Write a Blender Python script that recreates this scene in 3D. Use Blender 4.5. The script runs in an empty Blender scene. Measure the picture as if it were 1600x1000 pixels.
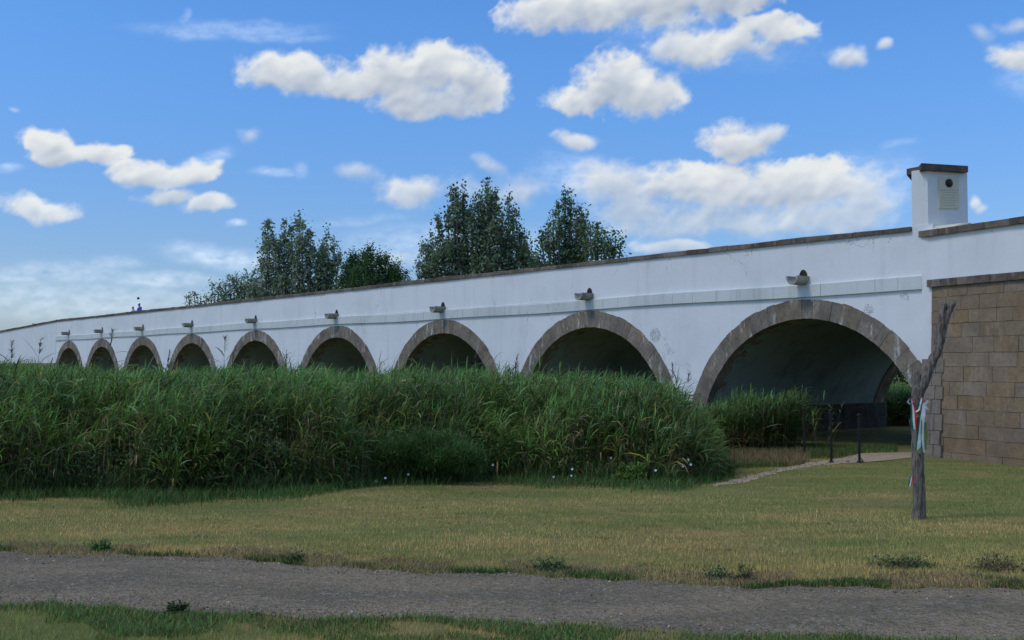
import bpy, bmesh, math, random
import numpy as np
from mathutils import Vector, Matrix
R = math.radians
random.seed(7); rng = np.random.default_rng(7)
sc = bpy.context.scene
col = sc.collection

# ------------------------------------------------------------------ camera
EYE = 1.75
FPX = 1650.0                       # focal length in pixels of a 1600 px wide picture
PITCH = math.atan(70.0 / FPX)
cam = bpy.data.cameras.new('camera'); cam.sensor_width = 36.0; cam.lens = 36.0 * FPX / 1600.0
cam.clip_start = 0.1; cam.clip_end = 6000
camo = bpy.data.objects.new('camera', cam); col.objects.link(camo)
camo.location = (0, 0, EYE); camo.rotation_euler = (R(90) + PITCH, 0, 0)
sc.camera = camo

# ------------------------------------------------------------------ light
SUN_EL, SUN_AZ = 54.0, -112.0      # azimuth clockwise from +Y (the way the camera looks)
SUN_STRENGTH, SUN_ANGLE = 1.5, 14.0
SKY_STRENGTH = 0.098
SKY_SAT, SKY_LOW, SKY_HIGH = 1.12, (.53, .60, .80), (.63, .94, 1.26)
CLOUD_DARK, CLOUD_LIT = (.25, .30, .385), (.56, .575, .575)
EXPOSURE = 0.56
sun = bpy.data.lights.new('sun', 'SUN'); sun.energy = SUN_STRENGTH; sun.angle = R(SUN_ANGLE); sun.color = (1.0, 0.93, 0.82)
suno = bpy.data.objects.new('sun', sun); col.objects.link(suno)
sd = Vector((math.sin(R(SUN_AZ)) * math.cos(R(SUN_EL)), math.cos(R(SUN_AZ)) * math.cos(R(SUN_EL)), math.sin(R(SUN_EL))))
suno.rotation_euler = (-sd).to_track_quat('-Z', 'Y').to_euler()
suno.location = (-20, -20, 60)
sc.view_settings.view_transform = 'Standard'
try: sc.view_settings.look = 'None'
except Exception: pass
sc.view_settings.exposure = EXPOSURE; sc.view_settings.gamma = 1.0
sc.view_settings.use_curve_mapping = False
sc.cycles.max_bounces = 5; sc.cycles.diffuse_bounces = 3; sc.cycles.glossy_bounces = 2; sc.cycles.transmission_bounces = 3

class NT:
    """small helper to write node trees"""
    def __init__(s, t): s.t = t; s.n = t.nodes; s.l = t.links
    def add(s, typ, **kw):
        n = s.n.new(typ)
        for k, v in kw.items(): setattr(n, k, v)
        return n
    def put(s, sock, v):
        if isinstance(v, bpy.types.NodeSocket): s.l.new(v, sock)
        elif v is not None:
            if isinstance(v, (tuple, list)) and len(v) == 3 and sock.type == 'RGBA': v = (*v, 1)
            sock.default_value = v
    def m(s, op, a, b=None, c=None, clamp=False):
        n = s.add('ShaderNodeMath', operation=op, use_clamp=clamp)
        s.put(n.inputs[0], a)
        if b is not None: s.put(n.inputs[1], b)
        if c is not None: s.put(n.inputs[2], c)
        return n.outputs[0]
    def v(s, op, a, b=None):
        n = s.add('ShaderNodeVectorMath', operation=op)
        s.put(n.inputs[0], a)
        if b is not None: s.put(n.inputs[1], b)
        return n.outputs[1] if op in ('LENGTH', 'DOT_PRODUCT', 'DISTANCE') else n.outputs[0]
    def noise(s, vec, scale, detail=4, rough=0.55, w=None):
        n = s.add('ShaderNodeTexNoise'); s.put(n.inputs['Vector'], vec)
        n.inputs['Scale'].default_value = scale; n.inputs['Detail'].default_value = detail; n.inputs['Roughness'].default_value = rough
        return n
    def mix(s, f, a, b, mode='MIX'):
        n = s.add('ShaderNodeMix', data_type='RGBA', blend_type=mode)
        s.put(n.inputs['Factor'], f); s.put(n.inputs[6], a); s.put(n.inputs[7], b)
        return n.outputs[2]
    def ss(s, x, lo, hi):
        n = s.add('ShaderNodeMapRange', interpolation_type='SMOOTHSTEP')
        s.put(n.inputs[0], x); n.inputs[1].default_value = lo; n.inputs[2].default_value = hi
        return n.outputs[0]

# ------------------------------------------------------------------ sky with its clouds
def azel(px, py):
    a = (px - 800) / FPX; b = -(py - 500) / FPX
    y = math.cos(PITCH) - b * math.sin(PITCH); z = math.sin(PITCH) + b * math.cos(PITCH)
    return math.atan2(a, y), math.atan2(z, math.hypot(a, y))
# cumulus heaps of the day: centre and half sizes (seen from the camera's spot, kept as azimuth / elevation), tilt, weight
HEAPS = [
 (425,108,56,28,4,1),(480,118,62,32,3,1),(545,128,60,30,3,1),(610,122,62,40,0,1),(675,108,62,44,0,1.05),(640,162,62,28,-4,1),(735,130,56,46,-12,.95),(700,165,50,20,-8,.9),
 (850,22,70,34,4,1),(930,12,95,40,0,1.05),(1020,2,110,44,0,1.05),(1120,-12,110,40,0,1.05),(1200,-20,60,22,0,.8),
 (1080,78,66,32,-8,1),(1160,68,56,26,-8,.95),(1215,46,62,22,-8,.95),(1040,75,30,22,0,.8),
 (905,158,56,22,0,1),(965,132,66,48,0,1.05),(1015,150,56,34,0,1),
 (1325,90,36,17,-8,.85),(1386,68,17,11,0,.8),(1253,68,14,10,0,.6),
 (1590,92,56,24,-16,.95),(1530,55,30,15,-20,.6),(1590,38,36,13,0,.7),
 (1150,222,56,28,-5,1),(1195,214,36,18,0,.85),
 (960,290,76,36,-6,.85),(1060,292,90,36,0,.95),(1160,300,110,44,0,1),(1260,292,100,42,0,1),(1350,310,70,44,0,.8),(1100,345,170,32,2,.85),(1270,345,130,32,0,.85),(1000,330,90,32,0,.8),
 (900,218,44,17,-4,.85),(650,302,58,28,0,.85),(565,272,40,18,-6,.65),(765,258,34,15,-38,.65),(800,305,60,32,8,.7),(730,300,50,28,0,.6),
 (82,224,50,22,-4,1),(150,240,54,18,6,1),(110,244,60,16,4,.98),(232,272,62,24,-2,.97),(292,270,54,20,8,.95),(262,309,46,15,4,.93),(318,318,46,15,6,.93),
 (45,324,46,20,0,1),(85,334,44,20,8,.95),(389,214,17,12,10,.6),(22,170,9,6,0,.6),
 (1050,388,60,11,-4,.9),(1519,318,10,14,0,.82),(1526,326,14,8,20,.8),(600,408,56,18,0,.7)]
VEILS = [(350,402,90,20,-5,.6),(250,437,90,16,0,.55),(110,425,120,22,0,.32),(20,437,40,9,0,.5),(360,48,180,16,4,.3),(283,27,9,14,-30,.30),(180,410,60,12,0,.3),(430,60,120,10,3,.25),
 (310,255,60,14,22,.45),(430,266,40,8,0,.35),(470,266,16,16,-50,.3),(560,345,120,12,6,.2),(1320,300,140,60,10,.35),(1400,225,40,10,0,.2),(160,470,200,14,0,.22),(700,380,200,36,0,.35),(905,275,80,40,-10,.35),
 (1090,60,260,60,-10,.18),(120,470,260,34,0,.42),(60,425,70,14,4,.45),(1600,120,60,40,0,.25),(10,268,40,8,14,.35),(370,348,16,7,0,.5)]
world = bpy.data.worlds.new('World'); sc.world = world; world.use_nodes = True
w = NT(world.node_tree); w.n.clear()

tc = w.add('ShaderNodeTexCoord'); dirv = w.v('NORMALIZE', tc.outputs['Generated'])
sep = w.add('ShaderNodeSeparateXYZ'); w.l.new(dirv, sep.inputs[0]); el = w.m('ARCSINE', sep.outputs[2])
sky = w.add('ShaderNodeTexSky'); sky.sky_type = 'NISHITA'; sky.sun_disc = False
sky.sun_elevation = R(SUN_EL); sky.sun_rotation = R(SUN_AZ); sky.altitude = 100; sky.air_density = 1.0; sky.dust_density = 0.6; sky.ozone_density = 2.0
hs = w.add('ShaderNodeHueSaturation'); hs.inputs['Saturation'].default_value = SKY_SAT; w.l.new(sky.outputs[0], hs.inputs['Color'])
skcol = w.mix(1.0, hs.outputs[0], w.mix(w.ss(el, .0, .34), SKY_LOW, SKY_HIGH), 'MULTIPLY')
bg = w.add('ShaderNodeBackground'); w.l.new(skcol, bg.inputs[0]); bg.inputs[1].default_value = SKY_STRENGTH
wo = w.add('ShaderNodeOutputWorld'); w.l.new(bg.outputs[0], wo.inputs[0])

# ---- clouds: a far layer whose cover and relief are computed here, cumulus heaps with flat grey feet
_perm = np.random.default_rng(3).permutation(256); _ang = np.random.default_rng(4).random(256) * 2 * np.pi
def gnoise(x, y):
    xi = np.floor(x).astype(int); yi = np.floor(y).astype(int); xf, yf = x - xi, y - yi
    u = xf * xf * xf * (xf * (xf * 6 - 15) + 10); v = yf * yf * yf * (yf * (yf * 6 - 15) + 10)
    def g(a, b):
        h = _ang[_perm[(_perm[(xi + a) & 255] + yi + b) & 255]]; return np.cos(h) * (xf - a) + np.sin(h) * (yf - b)
    return (g(0, 0) * (1 - u) + g(1, 0) * u) * (1 - v) + (g(0, 1) * (1 - u) + g(1, 1) * u) * v
def fbm(x, y, o=5, gain=.5, billow=False):
    s = 0; a = 1; t = 0
    for i in range(o):
        n = gnoise(x + 17.3 * i, y - 9.1 * i); n = (.5 - np.abs(n) * 2.2) if billow else n
        s = s + a * n; t += a; a *= gain; x = x * 2.03; y = y * 2.03
    return s / t
def sstep(x, a, b): t = np.clip((x - a) / (b - a), 0, 1); return t * t * (3 - 2 * t)
def cloud_layer(AZ, EL, blobs, veils):
    """cover, brightness for a grid of directions"""
    u, v = AZ * 60, EL * 60
    wx = fbm(u * .35 + 5, v * .35, 3) * .016; wy = fbm(u * .35 + 50, v * .35 + 9, 3) * .012
    X = AZ + wx; Y = EL + wy; F = np.full(AZ.shape, -3.0); Bm = np.zeros(AZ.shape); Wt = np.full(AZ.shape, 1e-6); Op = np.zeros(AZ.shape)
    for (cx, cy, rx, ry, rot, wt) in blobs:
        a0, e0 = azel(cx, cy); rxr, ryr = rx / FPX * math.cos(a0) ** 2, ry / FPX * math.cos(a0)
        m = (np.abs(AZ - a0) < rxr * 3 + .06) & (np.abs(EL - e0) < ryr * 3 + rxr + .06)
        dx, dy = X[m] - a0, Y[m] - e0; c, s = math.cos(R(-rot)), math.sin(R(-rot)); px, py = (dx * c - dy * s) / rxr, (dx * s + dy * c) / ryr
        py = np.where(py < 0, py * 1.18, py); f = (1.17 - np.hypot(px, py)) * (.6 + .4 * wt) - (1 - wt) * .15
        old = F[m]; k = .13; h = np.clip(.5 + .5 * (f - old) / k, 0, 1); F[m] = old * (1 - h) + f * h + k * h * (1 - h)
        w_ = np.exp(np.clip(f * 4, -20, 4)); Bm[m] += w_ * np.clip(py, -1.2, 1.2); Wt[m] += w_; Op[m] += w_ * wt
    vert = Bm / Wt
    b1 = fbm(u * .62, v * .8, 5, .50, True); b2 = fbm(u * .8 + 30, v * 1.0, 6, .58)
    rag = fbm(u * .4 + 11, v * .4 + 3, 2)                                   # some edges crisp, some ragged
    b3 = fbm(u * 3.1 + 7, v * 3.5, 4, .6); G = F + .05 + b1 * .40 + b2 * (.42 + .6 * rag) + b3 * (.16 + .5 * np.clip(rag, -.1, .5)) + .03
    soft = .58 + .55 * np.clip(rag * 2.2, -.5, 1)
    op = np.clip(Op / Wt, 0, 1); weak = np.clip((.97 - op) * 3, 0, 1)
    cover = sstep(G, .06, .06 + soft + weak * .7) ** .95 * np.clip(op + .03 - .30 * weak * (b2 + .3), 0, 1) * (.965 - .10 * np.clip(fbm(u * .5 + 80, v * .9, 4) * 2, -.3, 1))
    thick = np.sqrt(np.clip(G, 0, 1.1))
    rel = thick * .55 + b1 * .42 + b2 * .10
    # light from above, a little from the left
    sm = rel
    for _ in range(6): sm = (sm + np.roll(sm, 1, 0) + np.roll(sm, -1, 0) + np.roll(sm, 1, 1) + np.roll(sm, -1, 1)) / 5
    st = EL[1, 0] - EL[0, 0]
    gy = np.gradient(sm, axis=0) / st; gx = np.gradient(sm, axis=1) / (AZ[0, 1] - AZ[0, 0])
    dep = 0; N = max(1, int(round(.0035 / st))); Gc = sstep(G, .15, .9)
    for k in range(1, 9): dep = dep + np.roll(Gc, -k * N, 0) * (1.3 - k * .12)
    for _ in range(4): dep = (dep + np.roll(dep, 2, 0) + np.roll(dep, -2, 0) + np.roll(dep, 2, 1) + np.roll(dep, -2, 1)) / 5
    l = 1.0 - .125 * dep - gy * .0040 + gx * .0016 + .22 * b2 + .14 * b1 - .10 * np.clip(weak, 0, 1)
    V = np.full(AZ.shape, 0.0)
    for (cx, cy, rx, ry, rot, wt) in veils:
        a0, e0 = azel(cx, cy); rxr, ryr = rx / FPX * math.cos(a0) ** 2, ry / FPX * math.cos(a0)
        dx, dy = AZ + wx * .9 - a0, EL + wy * .8 - e0; c, s = math.cos(R(-rot)), math.sin(R(-rot)); px, py = (dx * c - dy * s) / rxr, (dx * s + dy * c) / ryr
        V = np.maximum(V, wt * np.exp(-(px ** 2 + py ** 2) * 1.3))
    tex = .5 + 1.1 * fbm(u * .9, v * 2.2 + 7, 6, .6); Vc = np.clip(V * 1.35 * np.clip(tex, 0, 1.4), 0, .85) * sstep(V, .03, .2)
    return cover, np.clip(l, 0, 1), Vc

def cloud_mesh():
    """one far layer 3 km out; faces with no cloud in them are left out"""
    V, Q, C, K = [], [], [], []; n = 0
    def add(AZ, EL, cover, colr):
        nonlocal n
        P = np.stack([np.sin(AZ) * np.cos(EL), np.cos(AZ) * np.cos(EL), np.sin(EL)], -1).reshape(-1, 3) * 3000 + np.array([0, 0, EYE])
        i = np.arange(AZ.size).reshape(AZ.shape); q = np.stack([i[:-1, :-1], i[:-1, 1:], i[1:, 1:], i[1:, :-1]], -1).reshape(-1, 4)
        cf = cover.ravel(); q = q[cf[q].max(1) > .004]; used = np.unique(q); rm = np.zeros(AZ.size, int); rm[used] = np.arange(len(used))
        V.append(P[used]); Q.append(rm[q] + n); C.append(colr.reshape(-1, 3)[used]); K.append(cf[used]); n += len(used)
    def colour(l, EL):
        l = l[..., None]; c = np.array(CLOUD_DARK) * (1 - l) + np.array(CLOUD_LIT) * l; low = (1 - sstep(EL, .03, .20))[..., None]
        return c * (1 - .32 * low) + np.array((.42, .60, .80)) * .32 * low
    AZ, EL = np.meshgrid(np.arange(-.52, .5201, .0012), np.arange(.005, .3601, .0012))
    cv, l, vl = cloud_layer(AZ, EL, HEAPS, VEILS)
    tot = 1 - (1 - cv) * (1 - vl); colr = (colour(l, EL) * cv[..., None] + np.array((.62, .70, .80)) * (vl * (1 - cv))[..., None]) / np.maximum(tot, 1e-4)[..., None]
    add(AZ, EL, tot, colr)
    def broken(AZ, EL):            # the same broken cumulus over the rest of the sky
        z = np.sin(EL); r = np.cos(EL) / (z + .12); x, y = np.sin(AZ) * r, np.cos(AZ) * r
        G = fbm(x * 1.3 + 3, y * 1.3, 6, .52) * 1.6 + .04; c = sstep(G, .06, .40) * .95 * sstep(EL, .02, .10); return c, np.clip(.85 - sstep(G, .2, .6) * .5, 0, 1)
    for a, e in ((np.arange(.52, 2 * math.pi - .5199, .012), np.arange(.005, 1.5, .012)), (np.arange(-.52, .5201, .010), np.arange(.36, 1.5, .010))):
        AZ, EL = np.meshgrid(a, e); c, l = broken(AZ, EL)
        if a[0] < 0: c = c * sstep(EL, .36, .44)
        else: c = c * sstep(AZ, .52, .60) * (1 - sstep(AZ, 2 * math.pi - .60, 2 * math.pi - .52))
        add(AZ, EL, c, colour(l, EL))
    V, Q, C, K = np.concatenate(V), np.concatenate(Q), np.concatenate(C), np.concatenate(K)
    m = bpy.data.materials.new('cloud'); m.use_nodes = True; t = NT(m.node_tree); t.n.remove(t.n['Principled BSDF']); m.cycles.emission_sampling = 'NONE'
    a = t.add('ShaderNodeAttribute', attribute_name='tone'); e = t.add('ShaderNodeEmission'); t.l.new(a.outputs['Color'], e.inputs[0])
    k = t.add('ShaderNodeAttribute', attribute_name='cover'); tr = t.add('ShaderNodeBsdfTransparent'); mx = t.add('ShaderNodeMixShader')
    t.l.new(k.outputs['Fac'], mx.inputs[0]); t.l.new(tr.outputs[0], mx.inputs[1]); t.l.new(e.outputs[0], mx.inputs[2]); t.l.new(mx.outputs[0], t.n['Material Output'].inputs[0])
    o = bigmesh('clouds', V, quads=Q, cols=C, mats=m); at_ = o.data.attributes.new('cover', 'FLOAT', 'POINT'); at_.data.foreach_set('value', K.astype(np.float32)); tag(o, 'white cumulus clouds scattered over the blue sky', kind='stuff'); return o

# ------------------------------------------------------------------ helpers
def tag(o, label=None, cat=None, group=None, kind=None):
    if label: o['label'] = label
    if cat: o['category'] = cat
    if group: o['group'] = group
    if kind: o['kind'] = kind
    return o
def empty(name, loc=(0, 0, 0), parent=None):
    o = bpy.data.objects.new(name, None); o.empty_display_size = .3; col.objects.link(o); o.location = loc
    if parent: o.parent = parent
    return o
def link(name, me, mats=None, parent=None, loc=None):
    o = bpy.data.objects.new(name, me); col.objects.link(o)
    if mats is not None and len(me.materials) == 0:
        for m in (mats if isinstance(mats, (list, tuple)) else [mats]): me.materials.append(m)
    if parent: o.parent = parent
    if loc is not None: o.location = loc
    return o
def pymesh(name, vs, fs, mats=None, parent=None, loc=None, mi=None, smooth=False):
    me = bpy.data.meshes.new(name); me.from_pydata([tuple(v) for v in vs], [], [tuple(f) for f in fs]); me.update()
    if mi is not None: me.polygons.foreach_set('material_index', mi)
    if smooth: me.shade_smooth()
    return link(name, me, mats, parent, loc)
def bigmesh(name, V, tris=None, quads=None, cols=None, mats=None, parent=None, smooth=False):
    """numpy mesh with optional per vertex colour"""
    me = bpy.data.meshes.new(name); V = np.asarray(V, np.float32)
    idx = []; starts = []; n = 0
    if quads is not None and len(quads):
        idx.append(quads.ravel()); starts.append(np.arange(len(quads)) * 4); n = len(quads) * 4
    if tris is not None and len(tris):
        idx.append(tris.ravel()); starts.append(n + np.arange(len(tris)) * 3)
    idx = np.concatenate(idx).astype(np.int32); starts = np.concatenate(starts).astype(np.int32)
    me.vertices.add(len(V)); me.vertices.foreach_set('co', V.ravel())
    me.loops.add(len(idx)); me.loops.foreach_set('vertex_index', idx)
    me.polygons.add(len(starts)); me.polygons.foreach_set('loop_start', starts)
    if smooth: me.polygons.foreach_set('use_smooth', np.ones(len(starts), bool))
    me.update(calc_edges=True)
    if cols is not None:
        a = me.attributes.new('tone', 'FLOAT_COLOR', 'POINT')
        c = np.ones((len(V), 4), np.float32); c[:, :3] = cols; a.data.foreach_set('color', c.ravel())
    return link(name, me, mats, parent)
def box_vf(x0, x1, y0, y1, z0, z1):
    v = [(x0, y0, z0), (x1, y0, z0), (x1, y1, z0), (x0, y1, z0), (x0, y0, z1), (x1, y0, z1), (x1, y1, z1), (x0, y1, z1)]
    f = [(0, 3, 2, 1), (4, 5, 6, 7), (0, 1, 5, 4), (1, 2, 6, 5), (2, 3, 7, 6), (3, 0, 4, 7)]
    return v, f
def prism_vf(poly, z0, z1):
    n = len(poly); v = [(x, y, z0) for x, y in poly] + [(x, y, z1) for x, y in poly]
    f = [tuple(range(n))[::-1], tuple(range(n, 2 * n))] + [(i, (i + 1) % n, n + (i + 1) % n, n + i) for i in range(n)]
    return v, f
def mat(name, rough=.8, spec=.3):
    m = bpy.data.materials.new(name); m.use_nodes = True
    t = NT(m.node_tree); b = t.n['Principled BSDF']; b.inputs['Roughness'].default_value = rough; b.inputs['Specular IOR Level'].default_value = spec
    return m, t, b
def bump(t, b, h, strength=.3, dist=.02):
    n = t.add('ShaderNodeBump'); n.inputs['Strength'].default_value = strength; n.inputs['Distance'].default_value = dist
    t.l.new(h, n.inputs['Height']); t.l.new(n.outputs[0], b.inputs['Normal'])
def pos(t): return t.add('ShaderNodeNewGeometry').outputs['Position']
def at(px, py, Y):
    """a point of the place: the spot on the sight line through a pixel of the photograph at distance Y"""
    a = (px - 800) / FPX; b = -(py - 500) / FPX
    y = math.cos(PITCH) - b * math.sin(PITCH); z = math.sin(PITCH) + b * math.cos(PITCH)
    k = Y / y
    return Vector((a * k, Y, EYE + z * k))
def gz(x, y):
    """height of the ground"""
    t = np.clip((np.asarray(y, float) - 6) / 21, 0, 1)
    return -.8 * t + .025 * np.sin(np.asarray(x) * .7 + 1) * np.sin(np.asarray(y) * .5) * np.clip(np.asarray(y) / 10, 0, 1)
def ground_at(px, py):
    lo, hi = 3.0, 200.0
    for _ in range(50):
        mid = (lo + hi) / 2; p = at(px, py, mid)
        if p.z > gz(p.x, p.y): lo = mid
        else: hi = mid
    return at(px, py, lo)

# ------------------------------------------------------------------ materials
# lime-washed wall: white with rain streaks, patches and scraped spots
def plaster(name, base, dirt, amount, marks=(), drips=()):
    m, t, b = mat(name, .9, .2); p = pos(t)
    st = t.v('MULTIPLY', p, (1, 1, .10)); s1 = t.noise(st, 2.2, 5, .6).outputs[0]; s2 = t.noise(st, 9, 4, .6).outputs[0]
    pt = t.noise(p, .45, 4, .6).outputs[0]; fine = t.noise(p, 14, 5, .65).outputs[0]
    f = t.m('ADD', t.m('MULTIPLY', t.ss(s1, .50, .80), .55), t.m('MULTIPLY', t.ss(s2, .58, .82), .35))
    f = t.m('ADD', f, t.m('MULTIPLY', t.ss(pt, .42, .75), .45))
    f = t.m('MULTIPLY', f, amount, clamp=True)
    c = t.mix(f, base, dirt)
    c = t.mix(t.m('MULTIPLY', t.ss(fine, .35, .75), .10), c, dirt)
    blot = t.ss(t.noise(p, 1.7, 6, .7).outputs[0], .70, .78)
    c = t.mix(t.m('MULTIPLY', blot, .35 * amount), c, (.30, .28, .24))
    for (dx, dy, dz, wd_) in drips:
        q = t.v('SUBTRACT', p, (dx, dy, dz)); sp_ = t.add('ShaderNodeSeparateXYZ'); t.l.new(q, sp_.inputs[0])
        al = t.m('ABSOLUTE', t.m('ADD', t.m('MULTIPLY', sp_.outputs[0], DU.x), t.m('MULTIPLY', sp_.outputs[1], DU.y)))
        k = t.m('MULTIPLY', t.ss(t.m('SUBTRACT', wd_, al), 0, wd_ * .9), t.m('MULTIPLY', t.ss(t.m('MULTIPLY', sp_.outputs[2], -1), -.15, .05), t.ss(t.m('ADD', sp_.outputs[2], 1.5), 0, 1.3)))
        c = t.mix(t.m('MULTIPLY', k, t.m('ADD', .10, t.m('MULTIPLY', t.ss(s2, .35, .7), .5))), c, (.26, .28, .25))
    crk = t.add('ShaderNodeTexVoronoi', feature='DISTANCE_TO_EDGE'); t.put(crk.inputs['Vector'], t.v('ADD', t.v('MULTIPLY', p, (.35, .35, .18)), t.v('MULTIPLY', t.noise(p, 1.3, 4).outputs['Color'], (.5, .5, .5)))); crk.inputs['Scale'].default_value = 1.0
    ck = t.m('MULTIPLY', t.ss(t.m('SUBTRACT', .006, crk.outputs['Distance']), 0, .005), t.ss(t.noise(p, .6, 2).outputs[0], .52, .60))
    c = t.mix(t.m('MULTIPLY', ck, .45), c, (.25, .26, .25))
    vr = t.noise(p, 26, 3, .7).outputs[0]
    for (mx, my, mz, r, k) in marks:
        d = t.v('DISTANCE', p, (mx, my, mz))
        d = t.m('ADD', d, t.m('MULTIPLY', t.noise(p, 4, 3).outputs[0], r * .7))
        ring = t.m('MULTIPLY', t.ss(t.m('SUBTRACT', r * 1.35, d), 0, r * .3), t.ss(vr, .44, .58))
        c = t.mix(t.m('MULTIPLY', ring, k), c, (.16, .17, .17))
    t.l.new(c, b.inputs['Base Color'])
    bump(t, b, t.m('ADD', t.m('MULTIPLY', fine, .5), t.noise(p, 2.5, 3).outputs[0]), .35, .02)
    return m
def stone(name, base, dark, lime, limeamt=.5, tintrand=.5, scale=1.0):
    m, t, b = mat(name, .92, .15); p = pos(t)
    oi = t.add('ShaderNodeObjectInfo').outputs['Random']
    n1 = t.noise(p, 1.6 * scale, 5, .65).outputs[0]; n2 = t.noise(p, 9 * scale, 6, .7).outputs[0]; n3 = t.noise(t.v('MULTIPLY', p, (1, 1, .35)), 3.3 * scale, 6, .72).outputs[0]
    c = t.mix(t.ss(n1, .3, .7), base, dark)
    c = t.mix(t.m('MULTIPLY', t.ss(n2, .4, .75), .5), c, tuple(x * .55 for x in dark))
    h = t.add('ShaderNodeHueSaturation'); t.l.new(c, h.inputs['Color'])
    t.put(h.inputs['Value'], t.m('ADD', 1 - tintrand / 2, t.m('MULTIPLY', oi, tintrand)))
    oi2 = t.m('FRACT', t.m('MULTIPLY', oi, 17.3)); t.put(h.inputs['Saturation'], t.m('ADD', .85, t.m('MULTIPLY', oi2, .3)))
    c = h.outputs[0]
    c = t.mix(t.m('MULTIPLY', t.ss(n3, .54, .66), limeamt), c, lime)
    t.l.new(c, b.inputs['Base Color'])
    bump(t, b, t.m('ADD', n2, n1), .6, .03)
    return m
def plain(name, c, rough=.7, var=.3, scale=8, bs=.3):
    m, t, b = mat(name, rough, .3); p = pos(t); n = t.noise(p, scale, 5, .6).outputs[0]
    t.l.new(t.mix(t.ss(n, .3, .75), c, tuple(x * (1 - var) for x in c)), b.inputs['Base Color']); bump(t, b, n, bs, .01)
    return m
def leafmat(name, transl=.35, patch=0.0, rough=.55, spec=.25):
    m, t, b = mat(name, rough, spec)
    a = t.add('ShaderNodeAttribute', attribute_name='tone').outputs['Color']
    if patch:
        n = t.noise(pos(t), patch, 4, .6).outputs[0]
        hsn = t.add('ShaderNodeHueSaturation'); t.l.new(a, hsn.inputs['Color'])
        t.put(hsn.inputs['Value'], t.m('ADD', .62, t.m('MULTIPLY', n, .78))); a = hsn.outputs[0]
    t.l.new(a, b.inputs['Base Color'])
    tr = t.add('ShaderNodeBsdfTranslucent'); t.l.new(a, tr.inputs['Color'])
    mx = t.add('ShaderNodeMixShader'); mx.inputs[0].default_value = transl
    t.l.new(b.outputs[0], mx.inputs[1]); t.l.new(tr.outputs[0], mx.inputs[2])
    t.l.new(mx.outputs[0], t.n['Material Output'].inputs[0])
    return m

cloud_mesh()
# the bridge's own frame: s metres along the wall (growing to the far end), o metres behind the facade, h above eye level
D0 = 27.785; DU = Vector((-.632897, .774236, 0)); DN = Vector((.774236, .632897, 0))
def W(s, o, h): 
    v = DN * (D0 + o) + DU * s; return (v.x, v.y, h + EYE)
mk1 = W(25.9, 0, 1.05); mk2 = W(17.4, 0, 1.62); mk3 = W(41.0, 0, 1.9)
M_wall = plaster('lime_wash', (.80, .80, .78), (.52, .54, .51), .6, [(*mk1, .30, .75), (*mk2, .2, .6), (*mk3, .12, .6)], [(*W(c_, 0, 2.55), .22) for c_ in (19.65, 29.30, 38.92, 48.45, 57.95)])
M_band = plaster('band_lime_wash', (.68, .70, .66), (.40, .42, .38), .9)
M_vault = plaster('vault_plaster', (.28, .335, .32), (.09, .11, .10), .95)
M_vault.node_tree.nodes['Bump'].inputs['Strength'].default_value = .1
M_ring = stone('arch_stone', (.285, .232, .172), (.165, .140, .108), (.52, .50, .44), .85, .22)
M_coping = stone('coping_stone', (.21, .165, .13), (.12, .095, .078), (.33, .28, .22), .5, .7, 1.3)
M_block = stone('masonry_stone', (.285, .212, .135), (.215, .160, .104), (.34, .30, .23), .35, .15, 1.0)
M_greyblock = stone('grey_masonry_stone', (.26, .215, .165), (.18, .15, .118), (.33, .3, .25), .4, .18, 1.0)
M_mortar = plain('mortar', (.27, .21, .145), .95, .4, 12, .5)
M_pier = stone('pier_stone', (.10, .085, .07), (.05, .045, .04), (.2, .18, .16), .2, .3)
M_spout = stone('spout_stone', (.44, .42, .34), (.28, .27, .22), (.42, .42, .37), .4, .2, 2)
M_dark = plain('hole_shade', (.05, .035, .03), .95, .4, 10, .2)
M_cap = stone('cap_stone', (.15, .12, .105), (.09, .075, .068), (.2, .17, .15), .3, .2, 1.5)
M_plaque = plaster('plaque_stone', (.68, .64, .47), (.52, .48, .36), .8)
M_medal = plain('medallion_bronze', (.022, .024, .026), .5, .5, 20, .4)
M_iron = plain('post_iron', (.02, .02, .02), .7, .4, 20, .3)
M_reed = leafmat('reed_leaf', .30, .35)
M_leaf = leafmat('tree_leaf', .48, .25)
M_grass = leafmat('grass_blade', .25, .30, .8, .1)
def bark_material():
    m, t, b = mat('bark', .95, .1); p = pos(t); g_ = t.noise(t.v('MULTIPLY', p, (1, 1, .10)), 34, 4, .65).outputs[0]; n = t.noise(p, 7, 5, .7).outputs[0]
    c = t.mix(t.ss(g_, .35, .65), (.085, .070, .056), (.26, .22, .18)); c = t.mix(t.m('MULTIPLY', t.ss(n, .5, .7), .5), c, (.15, .14, .12)); t.l.new(c, b.inputs['Base Color'])
    bump(t, b, t.m('ADD', g_, t.m('MULTIPLY', n, .4)), 1.0, .03); return m
M_bark = bark_material()

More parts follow.
